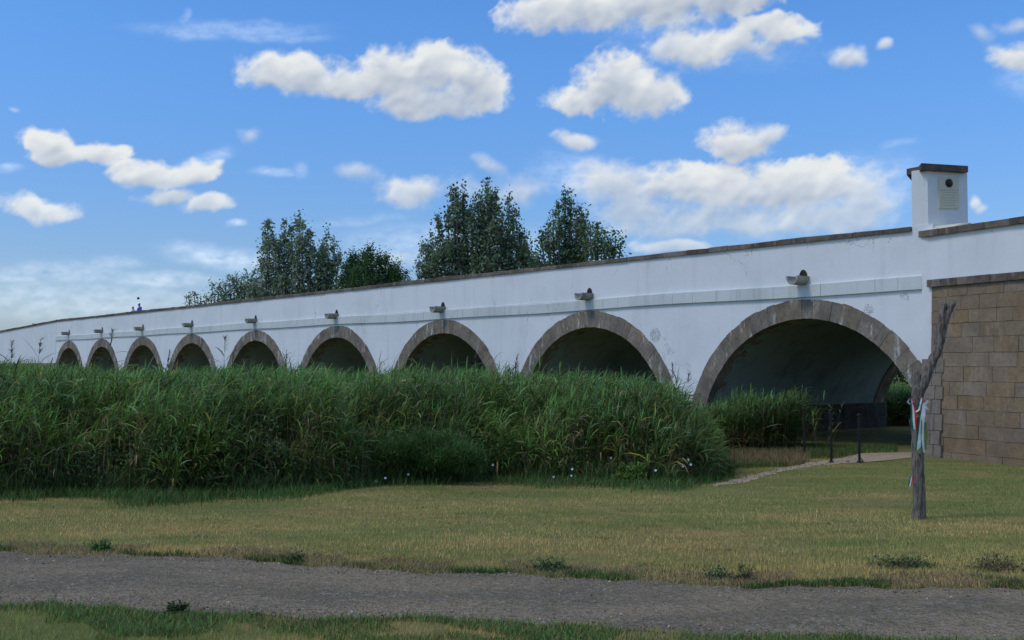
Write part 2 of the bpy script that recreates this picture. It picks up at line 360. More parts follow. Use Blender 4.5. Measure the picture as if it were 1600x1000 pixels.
def ground_material():
    m, t, b = mat('turf', .95, .1); p = pos(t)
    n1 = t.noise(t.v('MULTIPLY', p, (.5, 1, 1)), .9, 5, .6).outputs[0]; n2 = t.noise(p, 5, 5, .65).outputs[0]; n3 = t.noise(p, 45, 4, .7).outputs[0]
    c = t.mix(t.ss(n1, .42, .66), (.22, .23, .07), (.40, .29, .115))
    c = t.mix(t.m('MULTIPLY', t.ss(n2, .45, .7), .6), c, (.12, .145, .04))
    c = t.mix(t.m('MULTIPLY', t.ss(n3, .4, .7), .55), c, (.14, .11, .055))
    t.l.new(c, b.inputs['Base Color']); bump(t, b, t.m('ADD', n2, n3), .8, .04); return m
def road_material():
    m, t, b = mat('gravel_asphalt', .95, .15); p = pos(t)
    vo = t.add('ShaderNodeTexVoronoi'); t.put(vo.inputs['Vector'], p); vo.inputs['Scale'].default_value = 62
    vo2 = t.add('ShaderNodeTexVoronoi'); t.put(vo2.inputs['Vector'], p); vo2.inputs['Scale'].default_value = 26
    n1 = t.noise(t.v('MULTIPLY', p, (.4, 1, 1)), 1.1, 5, .6).outputs[0]; n2 = t.noise(p, 16, 5, .7).outputs[0]
    c = t.mix(t.ss(n1, .38, .62), (.340, .258, .150), (.215, .172, .104))
    sp = t.add('ShaderNodeSeparateColor'); t.l.new(vo.outputs['Color'], sp.inputs[0])
    c = t.mix(t.m('MULTIPLY', t.ss(sp.outputs[0], .65, 1.0), .6), c, (.36, .30, .22))
    c = t.mix(t.m('MULTIPLY', t.ss(sp.outputs[1], .7, 1.0), .7), c, (.09, .075, .055))
    c = t.mix(t.m('MULTIPLY', t.ss(n2, .52, .66), .6), c, (.13, .105, .07))
    sp2 = t.add('ShaderNodeSeparateColor'); t.l.new(vo2.outputs['Color'], sp2.inputs[0])
    c = t.mix(t.m('MULTIPLY', t.ss(sp2.outputs[0], .80, .9), .35), c, (.12, .10, .08)); c = t.mix(t.m('MULTIPLY', t.ss(sp2.outputs[1], .85, .95), .5), c, (.40, .34, .27))
    n4 = t.noise(p, 3.2, 5, .7).outputs[0]; c = t.mix(t.m('MULTIPLY', t.ss(n4, .5, .7), .35), c, (.15, .12, .085))
    t.l.new(c, b.inputs['Base Color'])
    bump(t, b, t.m('ADD', t.m('ADD', vo.outputs['Distance'], vo2.outputs['Distance']), n2), .9, .02); return m
M_ground = ground_material(); M_road = road_material()
M_path = plain('pale_path', (.46, .34, .22), .95, .30, 6, .6)
M_gravel = leafmat('gravel_stone', .0, 0, .9, .2)

# ------------------------------------------------------------------ ground, road, paths
def grid(name, xs, ys, m, dz=0):
    X, Y = np.meshgrid(xs, ys); Z = gz(X, Y) + dz
    V = np.c_[X.ravel(), Y.ravel(), Z.ravel()]; nx, ny = len(xs), len(ys)
    i = np.arange(nx * ny).reshape(ny, nx)
    Q = np.stack([i[:-1, :-1], i[:-1, 1:], i[1:, 1:], i[1:, :-1]], -1).reshape(-1, 4)
    return bigmesh(name, V, quads=Q, mats=m, smooth=True)
xs = np.concatenate([[-3000, -900, -300, -120], np.arange(-60, 60.1, 1.0), [120, 300, 900, 3000]])
ys = np.concatenate([[-300, -60, -20], np.arange(-8, 60.1, .75), [80, 120, 200, 400, 1000, 3500]])
tag(grid('ground', xs, ys, M_ground), kind='structure')

def interp(pts, x):
    a = np.array(pts); return np.interp(x, a[:, 0], a[:, 1])
FARP = [ground_at(a, b) for a, b in ((-260, 850), (0, 865), (300, 874), (600, 888), (900, 902), (1200, 916), (1400, 924), (1600, 929), (1900, 934))]
NEARP = [ground_at(a, b) for a, b in ((-200, 945), (0, 951), (300, 957), (600, 967), (900, 980), (1200, 996), (1500, 1010), (1800, 1022))]
def wob(x, k): return .10 * np.sin(x * 1.9 + k) + .06 * np.sin(x * 4.7 + 2 * k) + .04 * np.sin(x * 11 + k) + .025 * np.sin(x * 23 + 3 * k)
def lin(P, x):
    a = np.array([(p.x, p.y) for p in P]); c = np.polyfit(a[:, 0], a[:, 1], 2)
    return np.polyval(c, np.clip(x, a[0, 0], a[-1, 0])) + (np.polyval(np.polyder(c), a[-1, 0])) * np.clip(x - a[-1, 0], 0, 99) + (np.polyval(np.polyder(c), a[0, 0])) * np.clip(x - a[0, 0], -99, 0)
def road_far(x): return lin(FARP, x) + wob(x, 1)
def road_near(x): return lin(NEARP, x) + wob(x, 2.2) * .8
rx = np.arange(-18, 18, .06); rows = []
for k in range(9):
    f = k / 8; y = road_near(rx) * (1 - f) + road_far(rx) * f; rows.append(np.c_[rx, y, gz(rx, y) + .006 + .012 * math.sin(math.pi * f)])
V = np.concatenate(rows); i = np.arange(len(V)).reshape(9, -1)
Q = np.stack([i[:-1, :-1], i[:-1, 1:], i[1:, 1:], i[1:, :-1]], -1).reshape(-1, 4)
tag(bigmesh('road', V, quads=Q, mats=M_road, smooth=True), kind='structure')

def ribbon_sheet(name, left, right, m, dz, n=60, jit=.06):
    L = np.array([(p.x, p.y) for p in left]); Rr = np.array([(p.x, p.y) for p in right])
    t = np.linspace(0, 1, n)
    def res(A): 
        u = np.linspace(0, 1, len(A)); return np.c_[np.interp(t, u, A[:, 0]), np.interp(t, u, A[:, 1])]
    a, b = res(L), res(Rr); a += rng.normal(0, jit, a.shape); b += rng.normal(0, jit, b.shape)
    rows = [a * (1 - k / 4) + b * k / 4 for k in range(5)]; P = np.concatenate(rows)
    V = np.c_[P, gz(P[:, 0], P[:, 1]) + dz]; i = np.arange(len(V)).reshape(5, n)
    Q = np.stack([i[:-1, :-1], i[:-1, 1:], i[1:, 1:], i[1:, :-1]], -1).reshape(-1, 4)
    return bigmesh(name, V, quads=Q, mats=m), np.concatenate([a, b[::-1]])
tr, TRAIL = ribbon_sheet('trail', [ground_at(*p) for p in ((1112, 758), (1150, 750), (1190, 739), (1228, 730), (1262, 723), (1300, 719), (1335, 712))],
                  [ground_at(*p) for p in ((1116, 760.5), (1165, 754), (1204, 742), (1240, 733.5), (1275, 728), (1310, 725), (1350, 722))], M_path, .008, 60, .05)
tag(tr, kind='structure')
pa = [ground_at(1318, 716), ground_at(1345, 709), ground_at(1380, 708), ground_at(1440, 707)]
pb = [ground_at(1322, 722), ground_at(1352, 723), ground_at(1385, 720), ground_at(1440, 714)]
pw, PATHP = ribbon_sheet('path', pa, pb, M_path, .014, 40, .02)
tag(pw, kind='structure')

# ------------------------------------------------------------------ the bridge
bridge = empty('stone_bridge', W(56, 5, -EYE - .8)); bo = Vector(bridge.location)
tag(bridge, 'long whitewashed stone bridge with nine brown stone arches across the reeds', 'bridge')
def BP(vs): return [tuple(Vector(v) - bo) for v in vs]
def bpart(name, vs, fs, m, parent=None, mi=None, smooth=False):
    o = pymesh(name, BP(vs), fs, m, parent or bridge, mi=mi, smooth=smooth); return o
BW = 10.9                                        # width across
S0, S1 = 15.40, 97.5
PTOP, PBOT = 3.95, 3.80
BT, BB = 2.52, 2.12
SPR = -1.50
CS = [19.65, 29.30, 38.92, 48.45, 57.95, 67.40, 76.35, 85.25, 93.75]
RO = [4.75, 4.68, 4.66, 4.60, 4.62, 4.55, 4.50, 4.45, 4.38]
ARCH = []
for c, ro in zip(CS, RO):
    ri = ro - .60; hc = 2.04 - ro; ARCH.append((c, ro, ri, hc, math.sqrt(ri * ri - (SPR - hc) ** 2)))
GB = -2.9
def wall_profile():
    """pieces of the front outline: list of (s, lowest h) with steps at the springings"""
    pts = [(S0, GB)]
    for (c, ro, ri, hc, hw) in ARCH:
        r = ri + .012; hw = math.sqrt(r * r - (SPR - hc) ** 2)
        pts.append((c - hw, GB)); 
        for k in range(0, 41):
            a = math.asin((SPR - hc) / r); th = math.pi - a - (math.pi - 2 * a) * k / 40
            pts.append((c + r * math.cos(th), hc + r * math.sin(th)))
        pts.append((c + hw, GB))
    pts.append((S1, GB)); return pts
prof = wall_profile()
def facade(o, flip, name):
    vs, fs = [], []
    for (s, h) in prof: vs += [W(s, o, h), W(s, o, PBOT)]
    for i in range(len(prof) - 1):
        if abs(prof[i + 1][0] - prof[i][0]) < 1e-4: continue
        f = (2 * i, 2 * i + 2, 2 * i + 3, 2 * i + 1); fs.append(f if flip else f[::-1])
    return bpart(name, vs, fs, M_wall)
tag(facade(0, True, 'facade'), 'white facade towards the reeds')
tag(facade(BW, False, 'facade'), 'white facade on the far side')
# parapets: back faces, underside of coping, roadway
for o0, o1, nm in ((.0, .45, 'parapet'), (BW - .45, BW, 'parapet')):
    vs = [W(S0, o0 + .002, 2.85), W(S1, o0 + .002, 2.85), W(S1, o1 - .002, 2.85), W(S0, o1 - .002, 2.85), W(S0, o0 + .002, PBOT - .001), W(S1, o0 + .002, PBOT - .001), W(S1, o1 - .002, PBOT - .001), W(S0, o1 - .002, PBOT - .001)]
    _, f = box_vf(0, 1, 0, 1, 0, 1); p = bpart(nm, vs, f, M_wall)
    if o0 == 0: parapet = p
    else: parapet2 = p
DECK = 2.87
bpart('roadway', [W(S0 - 12, .45, DECK), W(S1 + 12, .45, DECK), W(S1 + 12, BW - .45, DECK), W(S0 - 12, BW - .45, DECK),
                  W(S0 - 12, .45, DECK - .3), W(S1 + 12, .45, DECK - .3), W(S1 + 12, BW - .45, DECK - .3), W(S0 - 12, BW - .45, DECK - .3)], box_vf(0, 1, 0, 1, 0, 1)[1], M_road)
# coping stones, each its own, slightly out of line
def coping(parent, s0, s1, oc, length, up=PTOP, first=True):
    s = s0
    while s < s1 - .3:
        L = length * random.uniform(.75, 1.3); e = min(s + L, s1)
        dz = random.uniform(-.012, .012) + .018 * math.sin(s * .35); t = random.uniform(-.01, .01); g = .006
        f0, f1 = oc - .30 + random.uniform(-.012, .012), oc + .30
        top = up + dz; bot = PBOT
        vs = [W(s + g, f0, bot), W(e - g, f0, bot), W(e - g, f1, bot), W(s + g, f1, bot), W(s + g, f0, top - .02 + t), W(e - g, f0, top - .02 - t), W(e - g, f1, top - .02 - t), W(s + g, f1, top - .02 + t),
              W(s + g + .02, f0 + .03, top + t), W(e - g - .02, f0 + .03, top - t), W(e - g - .02, f1 - .03, top - t), W(s + g + .02, f1 - .03, top + t)]
        fs = [(0, 3, 2, 1), (0, 1, 5, 4), (1, 2, 6, 5), (2, 3, 7, 6), (3, 0, 4, 7), (4, 5, 9, 8), (5, 6, 10, 9), (6, 7, 11, 10), (7, 4, 8, 11), (8, 9, 10, 11)]
        bpart('coping_stone', vs, [f[::-1] for f in fs], M_coping, parent); s = e
coping(parapet, 15.98, S1, .225, .95)
vs = []; 
for s in (S0, S1):
    vs += [W(s, BW - .525, PBOT), W(s, BW + .08, PBOT), W(s, BW + .08, PTOP), W(s, BW - .525, PTOP)]
bpart('coping', vs, [(0, 1, 2, 3), (4, 7, 6, 5), (0, 4, 5, 1), (1, 5, 6, 2), (2, 6, 7, 3), (3, 7, 4, 0)], M_coping)
# string course: a row of slabs standing proud of the wall, undulating a little
sc_root = bpart('string_course', [W(15.66, -.035, BB + .01), W(S1 - .02, -.035, BB + .01), W(S1 - .02, .1, BB + .01), W(15.66, .1, BB + .01), W(15.66, -.035, BT - .03), W(S1 - .02, -.035, BT - .03), W(S1 - .02, .1, BT - .03), W(15.66, .1, BT - .03)], box_vf(0, 1, 0, 1, 0, 1)[1], M_band)
def bandh(s): return -.06 * math.exp(-((s - 38.5) / 9) ** 2) + .02 * math.sin(s * .55)
s = 15.66
while s < S1 - .3:
    L = random.uniform(.7, 1.15); e = min(s + L, S1); a, b = bandh(s), bandh(e); g = .004; fo = -.085 + random.uniform(-.006, .006)
    vs = [W(s + g, fo, BB + a), W(e - g, fo, BB + b), W(e - g, .05, BB + b), W(s + g, .05, BB + a), W(s + g, fo, BT - .03 + a), W(e - g, fo, BT - .03 + b), W(e - g, .05, BT + .02 + b), W(s + g, .05, BT + .02 + a)]
    bpart('slab', vs, box_vf(0, 1, 0, 1, 0, 1)[1], M_band, sc_root); s = e
# arches: vault, its ring of voussoirs, the ring on the far side
for ai, (c, ro, ri, hc, hw) in enumerate(ARCH):
    r = ri + .012; a0 = math.asin((SPR - hc) / r); N = 28
    vs, fs = [], []
    for k in range(N + 1):
        th = math.pi - a0 - (math.pi - 2 * a0) * k / N
        for o in (.0, 1.5, 4, 7, BW): vs.append(W(c + r * math.cos(th), o, hc + r * math.sin(th)))
    for k in range(N):
        for j in range(4): q = k * 5 + j; fs.append((q, q + 1, q + 6, q + 5))
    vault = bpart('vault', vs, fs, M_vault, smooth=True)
    nv = 33
    angs = [a0 + (math.pi - 2 * a0) * x for x in np.cumsum([0] + list((lambda w_: w_ / w_.sum())(rng.uniform(.7, 1.3, nv))))]
    for k in range(nv):
        t0, t1 = angs[k] + .0008, angs[k + 1] - .0008; pr = -.035 - random.uniform(0, .018); dep = random.uniform(.30, .45) if k % 2 else random.uniform(.55, .85)
        rin = ri - random.uniform(0, .015); rout = ro + random.uniform(-.02, .02)
        vs = []
        for o in (pr, dep):
            for (th, rr) in ((t0, rin), (t1, rin), (t1, rout), ((t0 + t1) / 2, rout + .002), (t0, rout)):
                vs.append(W(c + rr * math.cos(th), o, hc + rr * math.sin(th)))
        fs = [(0, 1, 2, 3, 4), (9, 8, 7, 6, 5)] + [(i, 5 + i, 5 + (i + 1) % 5, (i + 1) % 5) for i in range(5)]
        bpart('voussoir', vs, fs, M_ring, vault)
    if ai < 4:
        vs, fs = [], []
        for k in range(N + 1):
            th = math.pi - a0 - (math.pi - 2 * a0) * k / N
            for rr, o in ((ri - .02, BW - .7), (ri - .02, BW + .04), (ro, BW + .04), (ro, BW - .02)): vs.append(W(c + rr * math.cos(th), o, hc + rr * math.sin(th)))
        for k in range(N):
            for j in range(3): q = k * 4 + j; fs.append((q, q + 1, q + 5, q + 4))
        bpart('arch_ring', vs, fs, M_ring)
# piers under the springings, pointed towards the water on both sides
edges = [S0] + [x for (c, ro, ri, hc, hw) in ARCH for x in (c - hw, c + hw)] + [S1]
for i in range(0, len(edges), 2):
    a, b = edges[i] - .06, edges[i + 1] + .06
    if i == 0: poly = [(15.0, -.02), (b, -.02), (b, BW + .05), (15.0, BW + .05)]
    elif i == len(edges) - 2: poly = [(a, -.10), (b, -.10), (b, BW + .1), (a, BW + .1)]
    else: poly = [(a, -.12), ((a + b) / 2, -1.0), (b, -.12), (b, BW + .12), ((a + b) / 2, BW + 1.0), (a, BW + .12)]
    n = len(poly); vs = [W(s, o, GB) for s, o in poly] + [W(s, o, SPR) for s, o in poly]
    fs = [tuple(range(n, 2 * n)), tuple(range(n))[::-1]] + [(k, (k + 1) % n, n + (k + 1) % n, n + k) for k in range(n)]
    pier = bpart('pier', vs, fs, M_mortar)
    if i in (0, 2, 4):        # masonry of the piers seen through the nearest arches
        for side, sgn in ((a, -1), (b, 1)):
            if (i == 0 and side == a): continue
            h = GB + .4; row = 0
            while h < SPR - .1:
                hh = min(.42, SPR - h); o = .0 if row % 2 else .35
                if row % 2 == 0: segs = [(-.05, .35)]
                else: segs = []
                while o < BW:
                    L = random.uniform(.6, 1.0); segs.append((o, min(o + L, BW + .05))); o += L
                for (p0, p1) in segs:
                    x0, x1 = side, side + sgn * (.03 + random.uniform(0, .02))
                    v = [W(x0, p0 + .01, h + .01), W(x1, p0 + .01, h + .01), W(x1, p1 - .01, h + .01), W(x0, p1 - .01, h + .01), W(x0, p0 + .01, h + hh - .01), W(x1, p0 + .01, h + hh - .01), W(x1, p1 - .01, h + hh - .01), W(x0, p1 - .01, h + hh - .01)]
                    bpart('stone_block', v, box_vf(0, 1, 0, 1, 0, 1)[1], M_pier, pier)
                h += hh; row += 1
# impost ledge where the nearest ring springs, light brown
for (c, ro, ri, hc, hw) in ARCH[:3]:
    v = [W(c + hw - .12, -.16, SPR - .14), W(c + ro * .96, -.16, SPR - .14), W(c + ro * .96, .4, SPR - .14), W(c + hw - .12, .4, SPR - .14), W(c + hw - .12, -.16, SPR + .02), W(c + ro * .96, -.16, SPR + .02), W(c + ro * .96, .4, SPR + .02), W(c + hw - .12, .4, SPR + .02)]
    bpart('impost', v, box_vf(0, 1, 0, 1, 0, 1)[1], M_coping)
# drain spouts: half-round stone gutter, its wall hole a dark plate with a round head
SPOUT_H = [2.62, 2.60, 2.50, 2.54, 2.60, 2.62, 2.62, 2.66, 2.68]
for c, hh in zip(CS, SPOUT_H):
    n = 10; ro_, ri_ = .225, .165; L0, L1 = .0, -.60; vs = []
    hb = hh + .12
    for o in (L0 + .05, L1):
        for rr in (ro_, ri_):
            for k in range(n + 1):
                th = math.pi + math.pi * k / n; vs.append(W(c + rr * math.cos(th), o, hb + rr * math.sin(th) * 1.22))
    m1 = n + 1; fs = []
    for k in range(n):
        fs += [(k, 2 * m1 + k, 2 * m1 + k + 1, k + 1), (m1 + k, m1 + k + 1, 3 * m1 + k + 1, 3 * m1 + k), (2 * m1 + k, 3 * m1 + k, 3 * m1 + k + 1, 2 * m1 + k + 1)]
    fs += [(0, m1, 3 * m1, 2 * m1), (n, 2 * m1 + n, 3 * m1 + n, m1 + n)]
    sp = bpart('drain_spout', vs, fs, M_spout)
    # drain opening as a dark plate on the plaster, its inner shade painted in
    K = 12; arcp = [(-.15, 0)] + [(.15 * math.cos(math.pi - math.pi * k / K), .03 + .22 * math.sin(math.pi * k / K)) for k in range(K + 1)] + [(.15, 0)]
    vs = [W(c + x, -.012, hb - .03 + z) for x, z in arcp] + [W(c + x * .9, -.004, hb - .03 + z * .93) for x, z in arcp]; m2 = len(arcp)
    fs = [(k, k + 1, m2 + k + 1, m2 + k) for k in range(m2 - 1)] + [tuple(range(m2, 2 * m2))]
    bpart('drain_hole_shade_plate', vs, [f[::-1] for f in fs], M_dark, sp)
# pilaster between the last arch and the wing
v = [W(15.37, -.07, .15), W(15.67, -.07, .15), W(15.67, .05, .15), W(15.37, .05, .15), W(15.37, -.07, 3.798), W(15.67, -.07, BT), W(15.67, .05, 3.798), W(15.37, .05, 3.798)]
v[5] = W(15.67, -.07, 3.798)
bpart('pilaster', v, box_vf(0, 1, 0, 1, 0, 1)[1], M_wall)
# wall top under the pillar (no coping there)
v = [W(S0 - .05, .003, PBOT - .002), W(15.98, .003, PBOT - .002), W(15.98, .45, PBOT - .002), W(S0 - .05, .45, PBOT - .002), W(S0 - .05, .003, PTOP), W(15.98, .003, PTOP), W(15.98, .45, PTOP), W(S0 - .05, .45, PTOP)]
bpart('pillar_footing', v, box_vf(0, 1, 0, 1, 0, 1)[1], M_wall)

# pillar at the bridge head
A = at(1449, 262, 29.62); LB = W(15.97, .004, 0); RB = at(1511, 262, 30.05)
zt = A.z + .0; zb = PBOT + EYE - .2
back = Vector((DN.x, DN.y)) * 1.25
base = [(LB[0], LB[1]), (A.x, A.y), (RB.x, RB.y), (RB.x - .32, RB.y + 1.15), (LB[0] + .62, LB[1] + 1.2)]
vs, fs = prism_vf(base, zb, at(1449, 264, 29.62).z)
pillar = bpart('pillar', vs, fs, M_wall)
cap = [(11.40, 30.30), (11.61, 29.95), (11.49, 29.42), (12.98, 29.84), (12.70, 31.3), (11.98, 31.4)]
zc = at(1447, 254, 29.4).z
vs, fs = prism_vf(cap, zc - .19, zc - .01)
bpart('pillar_cap', vs, fs, M_cap, pillar)
ax = Vector((A.x, A.y, 0)); bx = Vector((RB.x, RB.y, 0)); fu = (bx - ax).normalized(); fn = Vector((fu.y, -fu.x, 0))
def PF(px, py, out):           # point on the pillar's broad face
    u = (px - 1449) / (1511 - 1449) * (bx - ax).length; p = at(px, py, A.y + (RB.y - A.y) * u / (bx - ax).length)
    q = ax + fu * u + fn * out; return (q.x, q.y, p.z)
for (y0, y1) in ((277, 297), (297.6, 326)):
    v = [PF(1465, y1, .0), PF(1496, y1, .0), PF(1496, y1, .035), PF(1465, y1, .035), PF(1465, y0, .0), PF(1496, y0, .0), PF(1496, y0, .035), PF(1465, y0, .035)]
    bpart('plaque', v, [f[::-1] for f in box_vf(0, 1, 0, 1, 0, 1)[1]], M_plaque, pillar)
vs = []; K = 24; cc = Vector(PF(1480.5, 286.5, .035))
for o, rr in ((0, .118), (.03, .118), (.045, .095), (.05, .0)):
    for k in range(K): a = 2 * math.pi * k / K; vs.append(tuple(cc + fu * rr * math.cos(a) + fn * o + Vector((0, 0, rr * math.sin(a)))))
fs = [(j * K + k, j * K + (k + 1) % K, (j + 1) * K + (k + 1) % K, (j + 1) * K + k) for j in range(3) for k in range(K)]
bpart('medallion', vs, fs, M_medal, pillar, smooth=True)
for r_ in range(6):            # rows of engraved lettering too worn to read, as shallow grooves
    y = 301 + r_ * 4; v0, v1 = 1469 + (r_ % 2) * 1.5, 1492 - (r_ % 3) * 1.2
    v = [PF(v0, y + .5, .034), PF(v1, y + .5, .034), PF(v1, y + .5, .0365), PF(v0, y + .5, .0365), PF(v0, y, .034), PF(v1, y, .034), PF(v1, y, .0365), PF(v0, y, .0365)]
    bpart('engraved_line', v, [f[::-1] for f in box_vf(0, 1, 0, 1, 0, 1)[1]], M_spout, pillar)

# ---- wing wall on the right, flared towards the camera
WU = Vector((.427, -.904, 0)).normalized(); WM = Vector((-WU.y, WU.x, 0)) * -1
if WM.dot(Vector((-1, -1, 0))) < 0: WM = -WM
W0 = Vector(W(15.385, -.075, 0)); W0.z = 0
def Q_(t, out, h): q = W0 + WU * t + WM * out; return (q.x, q.y, h + EYE)
_, BF = box_vf(0, 1, 0, 1, 0, 1)
def qbox(name, t0, t1, o0, o1, h0, h1, m, parent=None, o0b=None, o1b=None):
    """box in the wing's frame; o1b = how far out its top stands if it differs from its foot"""
    ob = o1 if o1b is None else o1b
    v = [Q_(t0, o0, h0), Q_(t1, o0, h0), Q_(t1, o1, h0), Q_(t0, o1, h0), Q_(t0, o0, h1), Q_(t1, o0, h1), Q_(t1, ob, h1), Q_(t0, ob, h1)]
    return bpart(name, v, [f[::-1] for f in BF], m, parent)
WL = 8.0; TOPW = 3.74
wing = qbox('wing_wall', 0, WL, -.6, 0, 2.2, TOPW - .15, M_wall)
def wtop(t): return -.012 * t
t = -.33
while t < WL:
    L = random.uniform(.5, .85); e = min(t + L, WL)
    o1 = .10 + random.uniform(-.01, .01); dz = random.uniform(-.008, .008)
    qbox('coping_stone', t + .004, e - .004, -.5, o1, TOPW - .15 + dz * .3, TOPW + .02 + dz, M_coping, wing); t = e
# sloped stone shelf at the foot of the pillar
v = [Q_(-.28, -.55, TOPW + .03), Q_(.75, -.75, TOPW + .03), Q_(.75, -.05, TOPW + .03), Q_(-.25, .05, TOPW + .03), Q_(-.28, -.55, TOPW + .19), Q_(.75, -.75, TOPW + .19), Q_(.72, -.45, TOPW + .17), Q_(-.25, -.10, TOPW + .15)]
bpart('shelf_stone', v, [f[::-1] for f in BF], M_plaque)
lower = qbox('wing_footing', .03, WL, -.8, -.03, GB, 2.2, M_mortar, None, o1b=-.03)
v = [Q_(.06, -.8, GB), Q_(WL, -.8, GB), Q_(WL, .20, GB), Q_(.06, .20, GB), Q_(.06, -.8, 2.18), Q_(WL, -.8, 2.18), Q_(WL, -.02, 2.18), Q_(.06, -.02, 2.18)]
bat = bpart('batter_core', v, [f[::-1] for f in BF], M_mortar)
t = -.07
while t < WL:
    L = random.uniform(.4, .65); e = min(t + L, WL)
    qbox('coping_stone', t + .004, e - .004, -.3, .09 + random.uniform(-.008, .008), 2.20 - .03, 2.37 + random.uniform(-.006, .006), M_coping, lower); t = e
def bo_(h): return -.02 + .22 * max(0, (2.18 - h) / 5.08)        # batter of the face
h = 2.17; row = 0
while h > GB:
    ch = random.choice((.36, .38, .40, .42)); ch = ch if row else .30
    t = .03 - (0 if row % 2 else .0)
    first = True
    while t < WL - .05:
        L = random.uniform(.38, .95) * (.7 if first and row % 2 else 1); e = min(t + L, WL); first = False
        k = random.uniform(.0, .016); tl = random.uniform(-.012, .012); g = .005
        f0, f1 = bo_(h - ch) + .02 + k, bo_(h) + .02 + k
        v = [Q_(t + g, f0 - .12, h - ch + g + tl), Q_(e - g, f0 - .12, h - ch + g - tl), Q_(e - g, f0, h - ch + g - tl), Q_(t + g, f0, h - ch + g + tl),
             Q_(t + g, f1 - .12, h - g), Q_(e - g, f1 - .12, h - g), Q_(e - g, f1, h - g), Q_(t + g, f1, h - g)]
        bpart('stone_block', v, [f[::-1] for f in BF], M_block, bat); t = e
    h -= ch; row += 1
# grey quoin buttress between the last ring and the wing
core = qbox('buttress', -.22, .40, -.4, .28, GB, .14, M_mortar, None, o1b=.10)
h = .16; row = 0
while h > GB:
    ch = random.uniform(.36, .46); f = .13 + .20 * (.16 - h) / 3; fb = f + .03
    cut = .12 if row % 2 else .24
    qbox('stone_block', -.25, cut - .006, -.3, fb, h - ch + .012, h, M_greyblock, core, o1b=f)
    qbox('stone_block', cut + .006, .44 + (.0 if row % 2 else .06), -.3, fb - .01, h - ch + .012, h - .004, M_greyblock, core, o1b=f - .01); h -= ch; row += 1

# ---- left wing, flared too and falling away
LU = Vector((-.8, .6, 0)); LM = Vector((-.6, -.8, 0)); L0 = Vector(W(S1 - .05, -.02, 0)); L0.z = 0
def QL(t, out, h): q = L0 + LU * t + LM * out; return (q.x, q.y, h + EYE)
def ltop(t): return 3.95 - .080 * t
vs = []; 
for t in (0, 26): vs += [QL(t, -.5, .15), QL(t, 0, .15), QL(t, 0, ltop(t) - .15), QL(t, -.5, ltop(t) - .15)]
lw = bpart('wing_wall', vs, [(0, 1, 2, 3), (4, 7, 6, 5), (0, 4, 5, 1), (1, 5, 6, 2), (2, 6, 7, 3), (3, 7, 4, 0)], M_wall)
t = 0
while t < 26:
    e = min(t + random.uniform(.8, 1.3), 26); dz = random.uniform(-.015, .015); vs = []
    for tt in (t + .006, e - .006): vs += [QL(tt, -.55, ltop(tt) - .15), QL(tt, .08, ltop(tt) - .15), QL(tt, .08, ltop(tt) + dz), QL(tt, -.55, ltop(tt) + dz)]
    bpart('coping_stone', vs, [(0, 1, 2, 3), (4, 7, 6, 5), (0, 4, 5, 1), (1, 5, 6, 2), (2, 6, 7, 3), (3, 7, 4, 0)], M_coping, lw); t = e
vs = []
for t in (0, 26): vs += [QL(t, -.5, GB), QL(t, .25, GB), QL(t, .12, .149), QL(t, -.5, .149)]
bpart('wing_footing', vs, [(0, 1, 2, 3), (4, 7, 6, 5), (0, 4, 5, 1), (1, 5, 6, 2), (2, 6, 7, 3), (3, 7, 4, 0)], M_block)

# far side water and bank seen through the nearest arch
M_water, tw, bw_ = mat('river_water', .12, .5); bw_.inputs['Base Color'].default_value = (.10, .11, .09, 1)
bump(tw, bw_, tw.noise(pos(tw), 2.5, 4).outputs[0], .15, .03)
p = [W(-30, BW + 22, 0), W(90, BW + 22, 0), W(90, BW + 34, 0), W(-30, BW + 34, 0)]
tag(pymesh('river', [(a, b, -.8 + .03) for a, b, c_ in p], [(0, 1, 2, 3)], M_water), kind='structure')
#PART2
# ------------------------------------------------------------------ plants, built with numpy
def frame(az_, el_):
    return np.stack([np.cos(az_) * np.cos(el_), np.sin(az_) * np.cos(el_), np.sin(el_)], -1)
def blades(P, az_, el0, droop, L, wd, cols, segs=3, tipc=1.15):
    """arching ribbon leaves. P (n,3) roots; el0 first elevation; droop total bend (rad); returns V, quads, tris, cols"""
    n = len(P); pts = [P]; e = el0.copy(); cur = P.copy()
    for k in range(segs):
        cur = cur + frame(az_, e) * (L / segs)[:, None]; pts.append(cur); e = e - droop / segs
    side = np.stack([-np.sin(az_), np.cos(az_), rng.normal(0, .35, n)], -1)
    prof_ = [.55, 1.0, .75] if segs == 3 else ([.7, .9] if segs == 2 else [1.0])
    V = []; 
    for k in range(segs):
        V += [pts[k] - side * (wd * prof_[k] / 2)[:, None], pts[k] + side * (wd * prof_[k] / 2)[:, None]]
    V.append(pts[segs]); V = np.stack(V, 1); m = 2 * segs + 1; base = np.arange(n)[:, None] * m
    q = np.concatenate([base + np.array([[2 * k, 2 * k + 1, 2 * k + 3, 2 * k + 2]]) for k in range(segs - 1)]) if segs > 1 else np.zeros((0, 4), int)
    t = base + np.array([[2 * segs - 2, 2 * segs - 1, 2 * segs]])
    C_ = np.repeat(cols[:, None, :], m, 1)
    return V.reshape(-1, 3), q, t, C_.reshape(-1, 3)
